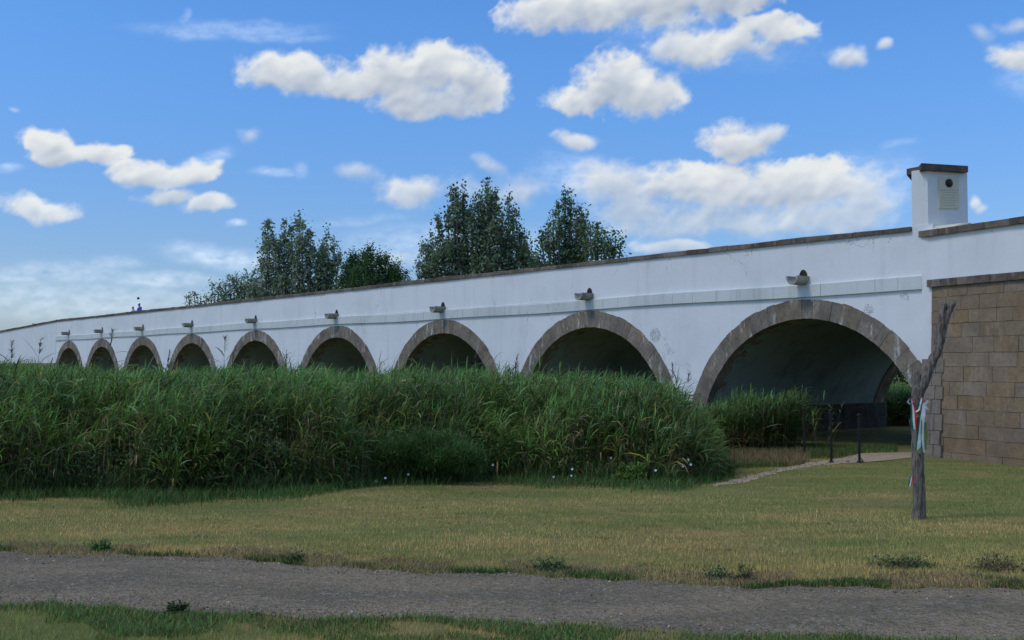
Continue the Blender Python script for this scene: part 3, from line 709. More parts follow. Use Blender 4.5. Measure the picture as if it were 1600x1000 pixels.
def stems(P, T, r, cols):
    n = len(P); V = []
    for k in range(3):
        a = 2 * math.pi * k / 3; o = np.stack([np.cos(a) * r, np.sin(a) * r, np.zeros(n)], -1); V += [P + o, T + o * .4]
    V = np.stack(V, 1); base = np.arange(n)[:, None] * 6
    q = np.concatenate([base + np.array([[2 * k, (2 * k + 2) % 6, (2 * k + 3) % 6, 2 * k + 1]]) for k in range(3)])
    return V.reshape(-1, 3), q, np.zeros((0, 3), int), np.repeat(cols[:, None, :], 6, 1).reshape(-1, 3)
def join(parts):
    V, Qs, T, Cc = [], [], [], []; n = 0
    for (v, q, t, c) in parts:
        V.append(v); Qs.append(q + n); T.append(t + n); Cc.append(c); n += len(v)
    return np.concatenate(V), np.concatenate(Qs), np.concatenate(T), np.concatenate(Cc)
def build(name, parts, m, parent=None):
    V, q, t, c = join(parts); return bigmesh(name, V, tris=t, quads=q, cols=c, mats=m, parent=parent)
def tone(base, n, var=.25, hue=.15):
    b = np.array(base)[None, :] * (1 + rng.normal(0, var, (n, 1))) * (1 + rng.normal(0, hue, (n, 3))); return np.clip(b, .004, .9)

# ---- reeds
def patch(X, Y, s, k):      # cheap smooth noise
    return (np.sin(X * s + k) * np.sin(Y * s * 1.7 + 2 * k) + np.sin(X * s * 2.3 + 1.7 * k + Y * s) * .6 + np.sin(Y * s * 3.1 - X * s * 1.3 + k) * .5) / 2.1
def reeds(X, Y, Hh, nleaf=13, scale=1.0, dry=.10, painted_shade=1.0):
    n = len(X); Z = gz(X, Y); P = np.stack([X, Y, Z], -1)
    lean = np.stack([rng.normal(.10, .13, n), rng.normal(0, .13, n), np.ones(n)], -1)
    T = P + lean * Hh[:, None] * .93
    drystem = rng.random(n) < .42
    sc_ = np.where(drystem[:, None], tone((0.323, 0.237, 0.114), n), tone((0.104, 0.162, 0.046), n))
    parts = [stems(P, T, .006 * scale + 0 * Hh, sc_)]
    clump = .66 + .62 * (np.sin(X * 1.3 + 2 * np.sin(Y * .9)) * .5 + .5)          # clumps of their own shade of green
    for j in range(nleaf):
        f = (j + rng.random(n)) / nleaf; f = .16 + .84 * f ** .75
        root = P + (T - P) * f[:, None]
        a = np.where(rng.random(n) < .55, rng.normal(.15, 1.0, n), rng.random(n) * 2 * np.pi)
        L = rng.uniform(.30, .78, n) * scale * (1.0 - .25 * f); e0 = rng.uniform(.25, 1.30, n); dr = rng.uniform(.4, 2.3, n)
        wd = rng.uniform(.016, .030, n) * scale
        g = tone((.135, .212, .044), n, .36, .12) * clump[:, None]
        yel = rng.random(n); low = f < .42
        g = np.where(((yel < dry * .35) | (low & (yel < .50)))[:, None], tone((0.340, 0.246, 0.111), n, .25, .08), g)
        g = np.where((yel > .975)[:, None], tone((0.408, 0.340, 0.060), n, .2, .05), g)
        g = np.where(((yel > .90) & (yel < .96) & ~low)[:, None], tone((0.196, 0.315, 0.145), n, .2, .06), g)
        parts.append(blades(root, a, e0, dr, L, wd, g * painted_shade, 3))
    a = rng.normal(.1, .9, n)                                                       # the upright top leaf
    parts.append(blades(T - (T - P) * .04, a, rng.uniform(1.0, 1.5, n), rng.uniform(.1, .7, n), rng.uniform(.25, .45, n) * scale, rng.uniform(.012, .02, n) * scale, tone((0.138, 0.299, 0.069), n)))
    return parts
def frontY(px):     # picture column -> distance of the foot of the reeds
    return None
FR = [ground_at(a, b) for a, b in ((-160, 783), (0, 778), (150, 772), (300, 775), (480, 768), (600, 757), (740, 752), (900, 754), (1050, 758), (1105, 752), (1132, 742))]
FRx = np.array([p.x for p in FR]); FRy = np.array([p.y for p in FR])
def frontline(x): return np.interp(x, FRx, FRy)
def facadeY(x): return (D0 - x * DN.x) / DN.y            # the wall above x
def reed_h(X, Y, px):
    """their height so that the tops stand at the height they have in the place: eye level, lower at the right-hand end"""
    pts = np.array([(-400, 574), (0, 575), (100, 585), (200, 590), (330, 585), (450, 584), (560, 590), (700, 584), (850, 590), (960, 594), (1010, 600), (1045, 618), (1075, 642), (1095, 664), (1112, 690), (1135, 730), (1200, 765)])
    ty = np.interp(px, pts[:, 0], pts[:, 1]); hz = -(ty - 570) * Y / FPX
    return EYE + hz - gz(X, Y)
def px_of(X, Y): return 800 + X / Y * FPX
def sample_reeds(n, d0, d1):
    X = rng.uniform(-16, 6, n); Y = frontline(X) + rng.uniform(d0, d1, n) + rng.normal(0, .15, n) + .30 + .45 * patch(X, X * 0, 1.3, 2.0); return X, Y
parts = []
# dense front two metres, thinner behind, then a wide bed back to the wall
X, Y = sample_reeds(3600, 0, 2.2); X2, Y2 = sample_reeds(2600, 2.2, 5.0)
X = np.r_[X, X2]; Y = np.r_[Y, Y2]; k = (px_of(X, Y) < 1116 - 14 * rng.random(len(X))) & (px_of(X, Y) > -260); X, Y = X[k], Y[k]
hh = reed_h(X, Y, px_of(X, Y)) * (1.04 - .36 * rng.random(len(X)) ** 1.5) * (1 + .10 * patch(X, Y * .6, 1.5, .7)) ; d = Y - frontline(X)
hh *= np.clip(.50 + d * .23 + .34 * patch(X, Y * .8, 1.5, 1.9) - .20 * np.exp(-((px_of(X, Y) - 545) / 75) ** 2), .34, 1.03)
hh = np.where((rng.random(len(X)) < .035) & (d > .8), hh * rng.uniform(1.05, 1.22, len(X)), hh); parts += reeds(X, Y, np.clip(hh, .5, 9), 14)
# wide bed
n = 15000; u = rng.random(n) ** 1.15; Y = 24 + u * 66; X = (rng.uniform(-260, 1110, n) - 800) / FPX * Y
dw = (X * DN.x + Y * DN.y) - D0
k = (dw < -.9) & (Y > frontline(X) + 4.6); X, Y = X[k], Y[k]
hh = reed_h(X, Y, px_of(X, Y)) * (1.06 - .30 * rng.random(len(X)) ** 1.4) * (1 + .09 * patch(X, Y * .4, .8, 2.7))
tall = rng.random(len(X)) < .02 * (Y < 40); hh = np.where(tall, hh * rng.uniform(1.05, 1.22, len(X)), hh)
nf = X.shape[0]
near_m = Y < 42
parts2 = reeds(X[near_m], Y[near_m], np.clip(hh[near_m], .5, 9), 9, 1.15)
parts2 += reeds(X[~near_m], Y[~near_m], np.clip(hh[~near_m], .5, 9), 7, 1.9)
# dead standing stalks and leafy undergrowth along the front
n = 1500; X = rng.uniform(-14, 3.4, n); k = (patch(X, X * 0, 1.1, 3.3) + rng.normal(0, .25, n) > -.05); X = X[k]; n = len(X); Y = frontline(X) + rng.uniform(.1, 1.3, n)
P = np.stack([X, Y, gz(X, Y)], -1); hs = rng.uniform(.5, 1.5, n); T = P + np.stack([rng.normal(.06, .18, n), rng.normal(-.05, .12, n), np.ones(n)], -1) * hs[:, None]
parts.append(stems(P, T, .0065 + 0 * hs, tone((.36, .26, .135), n, .3, .06)))
n2 = n * 3; i_ = rng.integers(0, n, n2); f_ = rng.uniform(.3, 1, n2)
parts.append(blades(P[i_] + (T - P)[i_] * f_[:, None], rng.random(n2) * 6.28, rng.uniform(-.4, .9, n2), rng.uniform(.6, 2.2, n2), rng.uniform(.18, .42, n2), rng.uniform(.010, .018, n2), tone((.34, .25, .13), n2, .3, .08), 3))
for _ in range(70):
    cx = rng.uniform(-13, 3.2); w_ = rng.uniform(.25, .7); h_ = rng.uniform(.35, 1.35); kk = int(420 * w_ * h_ / .3); cy = float(frontline(cx)) + rng.uniform(.15, 1.2)
    v = rng.normal(0, 1, (kk, 3)); v /= np.linalg.norm(v, axis=1)[:, None]; v *= rng.uniform(.3, 1, kk)[:, None]
    Pb = np.array([cx, cy, float(gz(cx, cy)) + h_ * .45]) + v * np.array([w_, w_ * .7, h_ * .55]) * (1 + .3 * np.sin(v[:, :1] * 5 + cx)); tn = [(.10, .19, .045), (.15, .23, .06), (.075, .15, .04), (.13, .185, .075)][_ % 4]
    parts.append(blades(Pb, rng.random(kk) * 6.28, rng.uniform(-.3, 1.3, kk), rng.uniform(.2, 1.5, kk), rng.uniform(.05, .13, kk), rng.uniform(.012, .03, kk), tone(tn, kk, .3, .1), 2))
ob = build('reeds', parts + parts2, M_reed); tag(ob, 'tall green reed bed between the lawn and the white bridge wall', 'reeds', kind='stuff')
# the separate stand at the mouth of the nearest arch
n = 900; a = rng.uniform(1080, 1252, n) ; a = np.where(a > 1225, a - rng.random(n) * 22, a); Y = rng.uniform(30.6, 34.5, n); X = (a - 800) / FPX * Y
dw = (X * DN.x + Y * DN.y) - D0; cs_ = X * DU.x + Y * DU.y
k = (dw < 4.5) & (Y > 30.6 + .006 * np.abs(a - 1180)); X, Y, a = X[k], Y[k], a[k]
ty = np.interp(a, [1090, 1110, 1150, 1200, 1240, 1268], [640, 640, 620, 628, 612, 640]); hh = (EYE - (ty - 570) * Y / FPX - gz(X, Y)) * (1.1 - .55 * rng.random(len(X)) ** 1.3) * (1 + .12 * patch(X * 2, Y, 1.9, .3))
pp = reeds(X, Y, hh, 13, 1.0, .05, .62)  # leaf colours darkened, the shade of the arch painted into them
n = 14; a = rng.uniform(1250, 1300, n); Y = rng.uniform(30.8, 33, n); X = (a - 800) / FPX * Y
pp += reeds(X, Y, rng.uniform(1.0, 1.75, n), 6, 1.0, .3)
tag(build('arch_reeds', pp, M_reed), 'stand of reeds in the mouth of the nearest arch, its shade painted into the leaves', 'reeds', kind='stuff')
# a few reeds standing well above the bed, each with its feathery head
def tall_reed(px, ytop, Y, lean, label):
    b = at(px, 600, Y); top = at(px, ytop, Y); z0 = float(gz(b.x, Y)); h = top.z - z0
    P = np.array([[b.x - lean * h, Y, z0]]); T = np.array([[b.x, Y, top.z - .25]])
    root = empty('tall_reed', (P[0][0], Y, z0)); tag(root, label, 'reed', 'reeds standing above the bed')
    off = np.array([P[0][0], Y, z0])
    build('stem', [stems(P - off, T - off, np.array([.008]), tone((0.160, 0.220, 0.070), 1))], M_reed, root)
    nl = 11; f = np.linspace(.5, .97, nl); ro_ = P + (T - P) * f[:, None]; a_ = np.where(np.arange(nl) % 2, .1, math.pi) + rng.normal(0, .5, nl)
    build('leaves', [blades(ro_ - off, a_, rng.uniform(.5, 1.1, nl), rng.uniform(.4, 1.5, nl), rng.uniform(.35, .6, nl), rng.uniform(.02, .034, nl), tone((.045, .085, .03), nl))], M_reed, root)['kind'] = 'stuff'
    nl = 46; f = rng.uniform(.0, 1, nl); hd = T + np.array([[lean * .3, 0, .32]]) * (f[:, None]) ; a_ = rng.normal(.2, 1.2, nl)
    build('seed_head', [blades(hd - off, a_, rng.uniform(.4, 1.3, nl), rng.uniform(.3, 1.0, nl), rng.uniform(.07, .16, nl), rng.uniform(.008, .014, nl), tone((.085, .07, .05), nl), 2)], M_reed, root)
for a in ((172, 522, 22, .10, 'tallest reed with drooping leaves in front of the second arch from the left'),
          (60, 534, 20, .09, 'tall reed with a dark head in front of the white wing wall at far left'),
          (17, 540, 19.5, .02, 'tall reed at the left edge of the picture'),
          (262, 556, 21, .08, 'tall reed standing between the third and fourth arches from the left'),
          (350, 532, 22, .03, 'tall pale headed reed between the fourth and fifth arches from the left'),
          (446, 556, 23, .05, 'tall reed against the wall right of the fifth arch from the left'),
          (742, 552, 23, .02, 'tall reed against the pier between the third and second arch from the right'),
          (806, 560, 24, .10, 'tall reed at the left foot of the second arch from the right'),
          (1050, 575, 24, .05, 'tall reed at the right foot of the second arch from the right'),
          (1074, 585, 25, .12, 'bent tall reed beside the white pier left of the nearest arch')): tall_reed(*a)

# ---- grass
def inpoly(X, Y, P):
    ins = np.zeros(len(X), bool); j = len(P) - 1
    for i in range(len(P)):
        xi, yi = P[i]; xj, yj = P[j]
        c = ((yi > Y) != (yj > Y)) & (X < (xj - xi) * (Y - yi) / (yj - yi + 1e-12) + xi); ins ^= c; j = i
    return ins
def on_road(X, Y, m=0.0): return (Y < road_far(X) - m) & (Y > road_near(X) + m)
def clearing(X, Y):
    return on_road(X, Y, .0) | inpoly(X, Y, TRAIL) | inpoly(X, Y, PATHP)
def turf(n, y0, y1, h0, h1, wd, xmargin=4.5, keep=None, pal=None, k=1.6):
    u = rng.random(n); Y = (y0 ** (1 - k) + u * (y1 ** (1 - k) - y0 ** (1 - k))) ** (1 / (1 - k)); X = rng.uniform(-1, 1, n) * (.52 * Y + xmargin)
    m = ~clearing(X, Y)
    if keep is not None: m &= keep(X, Y)
    X, Y = X[m], Y[m]; n = len(X)
    P = np.stack([X, Y, gz(X, Y)], -1)
    pn = patch(X, Y * 1.6, .55, 1.3) + .55 * patch(X, Y * 2, 1.9, 4.1) + .45 * patch(X, Y * 1.6, 4.3, 2.2) + .30 * patch(X + Y, Y * 1.4, 9.0, .5) + rng.normal(0, .3, n)
    green = np.clip(.38 + .45 * np.clip((Y - 14) / 5, 0, 1) + .35 * np.clip((X - 5) / 3, 0, 1) * (Y > 11) + .6 * (Y < 8.2) - pn * .75 - .25 * np.exp(-((Y - road_far(X)) / 1.1) ** 2) + .30 * np.clip((X - 6) / 5, 0, 1) + .35 * np.clip((Y - 18) / 8, 0, 1) * (X > 4), 0, 1)
    A_ = tone((.70, .49, .175), n, .24, .07); B_ = tone((.29, .335, .085), n, .22, .08)
    c = B_ * green[:, None] + A_ * (1 - green[:, None])
    if pal is not None: c = tone(pal, n, .25, .12)
    hgt = rng.uniform(h0, h1, n) * (1 + .35 * patch(X, Y, 1.1, 2.2))
    return blades(P, rng.random(n) * 2 * np.pi, rng.uniform(.7, 1.5, n), rng.uniform(0, .9, n), np.clip(hgt, .012, 1), rng.uniform(.6, 1.2, n) * wd * (Y / 10) ** .6, c, 1)
def tuft(n, y0, y1, keep, h0, h1, wd, pal, k=1.2, skip=True):
    u = rng.random(n); Y = (y0 ** (1 - k) + u * (y1 ** (1 - k) - y0 ** (1 - k))) ** (1 / (1 - k)); X = rng.uniform(-1, 1, n) * (.52 * Y + 2.2)
    m = keep(X, Y) & (~clearing(X, Y) | (not skip)); X, Y = X[m], Y[m]; n = len(X)
    c = tone(pal, n, .25, .12); dryb = rng.random(n) < .12; c[dryb] = tone((.19, .15, .07), int(dryb.sum()))
    return blades(np.stack([X, Y, gz(X, Y)], -1), rng.random(n) * 6.28, rng.uniform(.8, 1.5, n), rng.uniform(.3, 1.4, n), rng.uniform(h0, h1, n), rng.uniform(.006, .014, n) * wd, c, 2)
lawn = lambda X, Y: (Y < np.where(px_of(X, Y) < 1140, frontline(X) + .3, 33)) & ((X * DN.x + Y * DN.y) < D0 + .5) & ~((X > 11.2) & ((X - 11.78) * .904 + (Y - 29.49) * .427 > -.1))
g1 = turf(480000, 8.2, 34, .022, .055, .0055, keep=lawn)
g3 = tuft(150000, 8.3, 20, lambda X, Y: lawn(X, Y) & (patch(X * .7, Y * 2.2, 1.7, 6.0) + .5 * patch(X, Y * 1.5, 5.5, 1.0) > .78), .02, .06, .6, (.13, .15, .05))
g2 = turf(110000, 5.6, 8.3, .03, .075, .005, keep=lambda X, Y: Y < road_near(X) + .02)
tag(build('grass', [g1, g2, g3], M_grass), 'short mown grass on the lawn beside the road', 'grass', kind='stuff')
# dark rough grass along the foot of the reeds and around the arch mouth
def fringe(X, Y):
    f = frontline(X); edge = 1.05 + .5 * np.sin(X * .9) + .25 * np.sin(X * 3.1)
    dn = (f - Y) / edge; a = (px_of(X, Y) < 1145) & (dn < 1.5) & (Y < f + 1.3) & (rng.random(len(X)) < np.clip(1.35 - dn, 0.04, 1)) & (patch(X, Y * 1.5, 1.9, .4) > -.55)
    b = (px_of(X, Y) > 1120) & (px_of(X, Y) < 1400) & (Y > 29.4) & (Y < 33)
    c = (px_of(X, Y) > 1120) & (px_of(X, Y) < 1260) & (Y > 25.0 + .012 * (px_of(X, Y) - 1120)) & (Y < 26.6)
    return a | c | b
t0 = tuft(160000, 15.5, 24, lambda X, Y: (px_of(X, Y) < 1145) & (Y > frontline(X) - .15 + .3 * patch(X, X * 0, 2.2, 5.0)) & (Y < frontline(X) + .9), .25, .62, 1.3, (.10, .16, .05))
t1 = tuft(330000, 15.5, 33, fringe, .06, .26, 1.0, (0.091, 0.175, 0.046))
dryp = lambda X, Y: (px_of(X, Y) > 1140) & (px_of(X, Y) < 1262) & (Y > 26.4) & (Y < 30.8)
t2 = tuft(160000, 25.5, 31, dryp, .08, .30, 1.0, (0.255, 0.195, 0.093))
behind_posts = lambda X, Y: (px_of(X, Y) > 1255) & (px_of(X, Y) < 1345) & (Y > 28.6) & (Y < 33)
t4 = tuft(70000, 20, 30, lambda X, Y: inpoly(X, Y, TRAIL) & (patch(X, Y * 1.5, 3.1, .7) + rng.normal(0, .25, len(X)) > .1), .03, .09, .8, (.16, .18, .06), skip=False)
t3 = tuft(90000, 28, 33, behind_posts, .08, .25, 1.0, (0.126, 0.162, 0.054))
tag(build('rough_grass', [t0, t1, t2, t3, t4], M_grass), 'dark rough grass along the foot of the reeds', 'grass', kind='stuff')
# ragged verge of both road edges
def verge_far(X, Y):
    d = Y - road_far(X); wv = .16 + .30 * np.clip(patch(X, X * 0, 1.7, 3.0), 0, 1) + .35 * np.clip((X - 2.4) / 1.5, 0, 1) * (X > 2.2)
    return (d > -.10) & (d < wv) & (patch(X, Y * .3, 2.6, 1.1) + .35 * patch(X, Y, 9.0, 2.1) + rng.normal(0, .12, len(X)) > .02)
def verge_near(X, Y):
    d = road_near(X) - Y; return (d > -.08) & (d < .45 + .3 * np.sin(X * 2)) & (patch(X, Y * .3, 2.1, 5.1) + .35 * patch(X, Y, 8.0, 3.3) + rng.normal(0, .2, len(X)) > -.42)
v1 = tuft(420000, 7.5, 12, verge_far, .02, .085, .6, (0.080, 0.150, 0.044)); v2 = tuft(200000, 5.6, 8.4, verge_near, .02, .08, .6, (.15, .24, .07))
v4 = tuft(160000, 5.6, 8.4, lambda X, Y: (road_near(X) - Y > -.05) & (road_near(X) - Y < 2.5) & (patch(X, Y * 1.5, 1.9, 2.9) + .4 * patch(X, Y, 7, 1) > .05), .015, .05, .5, (.12, .20, .055))
v5 = tuft(90000, 5.6, 8.4, lambda X, Y: (np.abs(road_near(X) - Y - .12) < .25) & (patch(X, Y * .5, 3.1, 4.4) > .1), .015, .05, .5, (.40, .30, .15))
dryv = lambda X, Y: (np.abs(Y - road_far(X) - .30) < .42) & (patch(X, Y * .3, 2.6, 1.1) < .2)
v3 = tuft(160000, 7.5, 12, dryv, .02, .07, .6, (0.336, 0.240, 0.136))
tag(build('verge_grass', [v1, v2, v3, v4, v5], M_grass), 'ragged green and dry verge along both edges of the grey road', 'grass', kind='stuff')

# ---- low broad-leaved weeds: single plants along the far edge of the road
def weed(px, py, w_, h_, label, pal=(.07, .15, .045), n=420, name='weed', cat='weed', group='weeds along the road edges', top=None):
    g = ground_at(px, py); root = empty(name, (g.x, g.y, float(gz(g.x, g.y)))); tag(root, label, cat, group)
    th = rng.random(n) * 6.28; r = np.sqrt(rng.random(n)) * w_ / 2; r *= rng.uniform(.5, 1.3, n); z = rng.random(n) ** 1.3 * h_ * (1 + .6 * np.sin(th * 3 + w_ * 40)) * .55
    P = np.stack([r * np.cos(th), r * np.sin(th) * .7, z], -1)
    lf = blades(P, rng.random(n) * 6.28, rng.uniform(-.2, 1.0, n), rng.uniform(.2, 1.5, n), rng.uniform(.02, .05, n), rng.uniform(.010, .022, n), tone(pal, n), 2)
    build('leaves', [lf], M_grass, root)['kind'] = 'stuff'
    k = 9; th = rng.random(k) * 6.28; P0 = np.zeros((k, 3)); T0 = np.stack([np.cos(th) * w_ * .35, np.sin(th) * w_ * .25, np.full(k, h_ * .9) * rng.uniform(.6, 1.1, k)], -1)
    build('stems', [stems(P0, T0, np.full(k, .004), tone((.07, .08, .03), k))], M_grass, root)['kind'] = 'stuff'
    return root
weed(157, 862, .26, .14, 'bushy bright green weed at the far edge of the road, left', (0.080, 0.200, 0.048), 600)
weed(276, 961, .16, .11, 'dark bushy weed on the near edge of the road in the left part', (0.056, 0.090, 0.036), 500)
weed(462, 880, .16, .12, 'small upright dark weed on the far road edge left of centre', (0.070, 0.120, 0.044), 300)
weed(860, 891, .40, .13, 'dark broad weed on the far road edge right of centre', (0.064, 0.124, 0.044), 600)
weed(1120, 905, .26, .12, 'small grey green weed on the far road edge in front of the arch', (0.100, 0.150, 0.060), 300)
weed(1165, 907, .22, .17, 'dry topped weed on the far road edge in front of the arch', (0.200, 0.180, 0.090), 300)
weed(1410, 885, .60, .12, 'spreading dark weed on the dry strip below the forked trunk', (0.100, 0.140, 0.052), 700)
weed(1560, 890, .55, .15, 'reddish weed at the right edge of the lawn', (0.180, 0.150, 0.070), 600)

# ---- soft feathery bush in the front of the reeds
def bush(name, label, cat, c, rx_, ry_, rz_, n, pal, leaf=(.05, .11), wd=(.004, .009), m=M_leaf, lobes=9, group=None, zb=None, fill=.55):
    root = empty(name, c); tag(root, label, cat, group)
    lob = [(rng.uniform(-.6, .6) * rx_, rng.uniform(-.6, .6) * ry_, rng.uniform(.25, .80) * rz_, rng.uniform(.32, .5)) for _ in range(lobes)]
    Ps, Cs = [], []
    for (lx, ly, lz, lr) in lob:
        k = n // lobes; v = rng.normal(0, 1, (k, 3)); v /= np.linalg.norm(v, axis=1)[:, None]; rr = rng.uniform(fill, 1.0, k)
        Ps.append(np.array([lx, ly, lz]) + v * rr[:, None] * np.array([rx_, ry_, rz_ * .62]) * lr); Cs.append(np.full(k, rng.uniform(.8, 1.25)))
    P = np.concatenate(Ps); sh = np.concatenate(Cs); P[:, 2] = np.clip(P[:, 2], .02, None); k = len(P)
    lf = blades(P, rng.random(k) * 6.28, rng.uniform(-.3, 1.3, k), rng.uniform(0, 1, k), rng.uniform(*leaf, k), rng.uniform(*wd, k), tone(pal, k) * sh[:, None], 2)
    build('foliage', [lf], m, root)['kind'] = 'stuff'
    T0 = np.array([(a_, b_, c_) for a_, b_, c_, _ in lob]); P0 = T0 * np.array([.15, .15, 0])
    build('branches', [stems(P0, T0, np.full(len(T0), .012 * max(1, rz_ * .6)), tone((.09, .07, .05), len(T0)))], M_leaf, root)
    return root
g = ground_at(676, 758); bush('feathery_bush', 'soft dark green feathery bush at the foot of the reeds', 'bush', (g.x, g.y + .25, float(gz(g.x, g.y))), 1.35, .6, 1.15, 26000, (.085, .165, .042), (.07, .17), (.005, .011), M_reed, 26, fill=.05)
g = ground_at(980, 757); bush('green_bush', 'yellow green leafy bush at the reeds near their right end', 'bush', (g.x, g.y - .1, float(gz(g.x, g.y))), .40, .3, .42, 3000, (0.150, 0.240, 0.050), (.04, .07), (.015, .03), M_reed)
for px, py, lab in ((638, 741, 'second white flower left of the feathery bush, nearest to it'), (602, 747, 'white flower left of the feathery bush, upper of a close pair'), (588, 752, 'white flower left of the feathery bush, lower of a close pair'), (770, 726, 'single white flower right of the feathery bush, high among the stalks'), (865, 745, 'white flower low in the reeds, left of the stacked pair'), (894, 733, 'upper white flower of the stacked pair in the middle reeds'), (893, 743, 'lower white flower of the stacked pair in the middle reeds'), (954, 715, 'white flower highest in the reeds, above the yellow green bush'), (1024, 735, 'single white flower right of the yellow green bush'), (1075, 718, 'topmost white flower of the cluster at the right end of the reeds'), (1067, 728, 'left lower white flower of the cluster at the right end of the reeds'), (1079, 726, 'rightmost white flower of the cluster at the right end of the reeds'), (250, 778, 'lone white flower low in the grass at the left part of the reeds')):
    p = at(px, py, float(frontline((px - 800) / FPX * 19.5)) - .35); K = 7; vs = [(0, .02, 0)] + [(.030 * math.cos(6.283 * i / K), -.012, .030 * math.sin(6.283 * i / K)) for i in range(K)]
    vs = [(a * .8, b * .8, c * .8) for a, b, c in vs]
    o = pymesh('bindweed_flower', vs, [(0, 1 + i, 1 + (i + 1) % K) for i in range(K)], M_wall, loc=p); o.rotation_euler = (random.uniform(-.5, .2), 0, random.uniform(-.5, .5))
    tag(o, lab, 'flower', 'white flowers at the foot of the reeds')

# ---- loose stones on the road
n = 15000; u = rng.random(n); X = rng.uniform(-8, 7, n); f = rng.random(n); Y = road_near(X) * (1 - f) + road_far(X) * f
s_ = rng.uniform(.003, .009, n) * np.where(rng.random(n) < .05, 2.4, 1.0); Z = gz(X, Y) + .012
o8 = np.array([(1, 0, 0), (0, 1, 0), (-1, 0, 0), (0, -1, 0), (0, 0, .7), (0, 0, -.7)], float)
V = np.stack([X, Y, Z], -1)[:, None, :] + o8[None] * s_[:, None, None] * rng.uniform(.6, 1.4, (n, 6, 1)); V = V.reshape(-1, 3)
tri = np.array([(0, 1, 4), (1, 2, 4), (2, 3, 4), (3, 0, 4), (1, 0, 5), (2, 1, 5), (3, 2, 5), (0, 3, 5)])
T = (np.arange(n)[:, None, None] * 6 + tri[None]).reshape(-1, 3)
c = tone((.25, .20, .14), n, .40, .05); wh = rng.random(n) < .02; c[wh] = tone((.42, .40, .37), int(wh.sum()), .2, .03)
tag(bigmesh('gravel', V, tris=T, cols=np.repeat(c, 6, 0), mats=M_gravel), 'loose gravel scattered on the grey road', 'gravel', kind='stuff')

# ------------------------------------------------------------------ trees beyond the bridge
def tube(pts, rads, k=6):
    V, F = [], []; pts = [Vector(p) for p in pts]
    for i, p in enumerate(pts):
        d_ = (pts[min(i + 1, len(pts) - 1)] - pts[max(i - 1, 0)]).normalized(); a = d_.cross(Vector((.3, 1, .1))).normalized(); b = d_.cross(a)
        for j in range(k): t_ = 2 * math.pi * j / k; V.append(p + (a * math.cos(t_) + b * math.sin(t_)) * rads[i])
    for i in range(len(pts) - 1):
        for j in range(k): F.append((i * k + j, i * k + (j + 1) % k, (i + 1) * k + (j + 1) % k, (i + 1) * k + j))
    F.append(tuple(range((len(pts) - 1) * k, len(pts) * k))); return V, F
def tubes_mesh(name, lst, m, parent, k=6):
    V, F = [], []
    for pts, rads in lst:
        v, f = tube(pts, rads, k); n = len(V); V += v; F += [tuple(x + n for x in ff) for ff in f]
    return pymesh(name, V, F, m, parent, smooth=True)
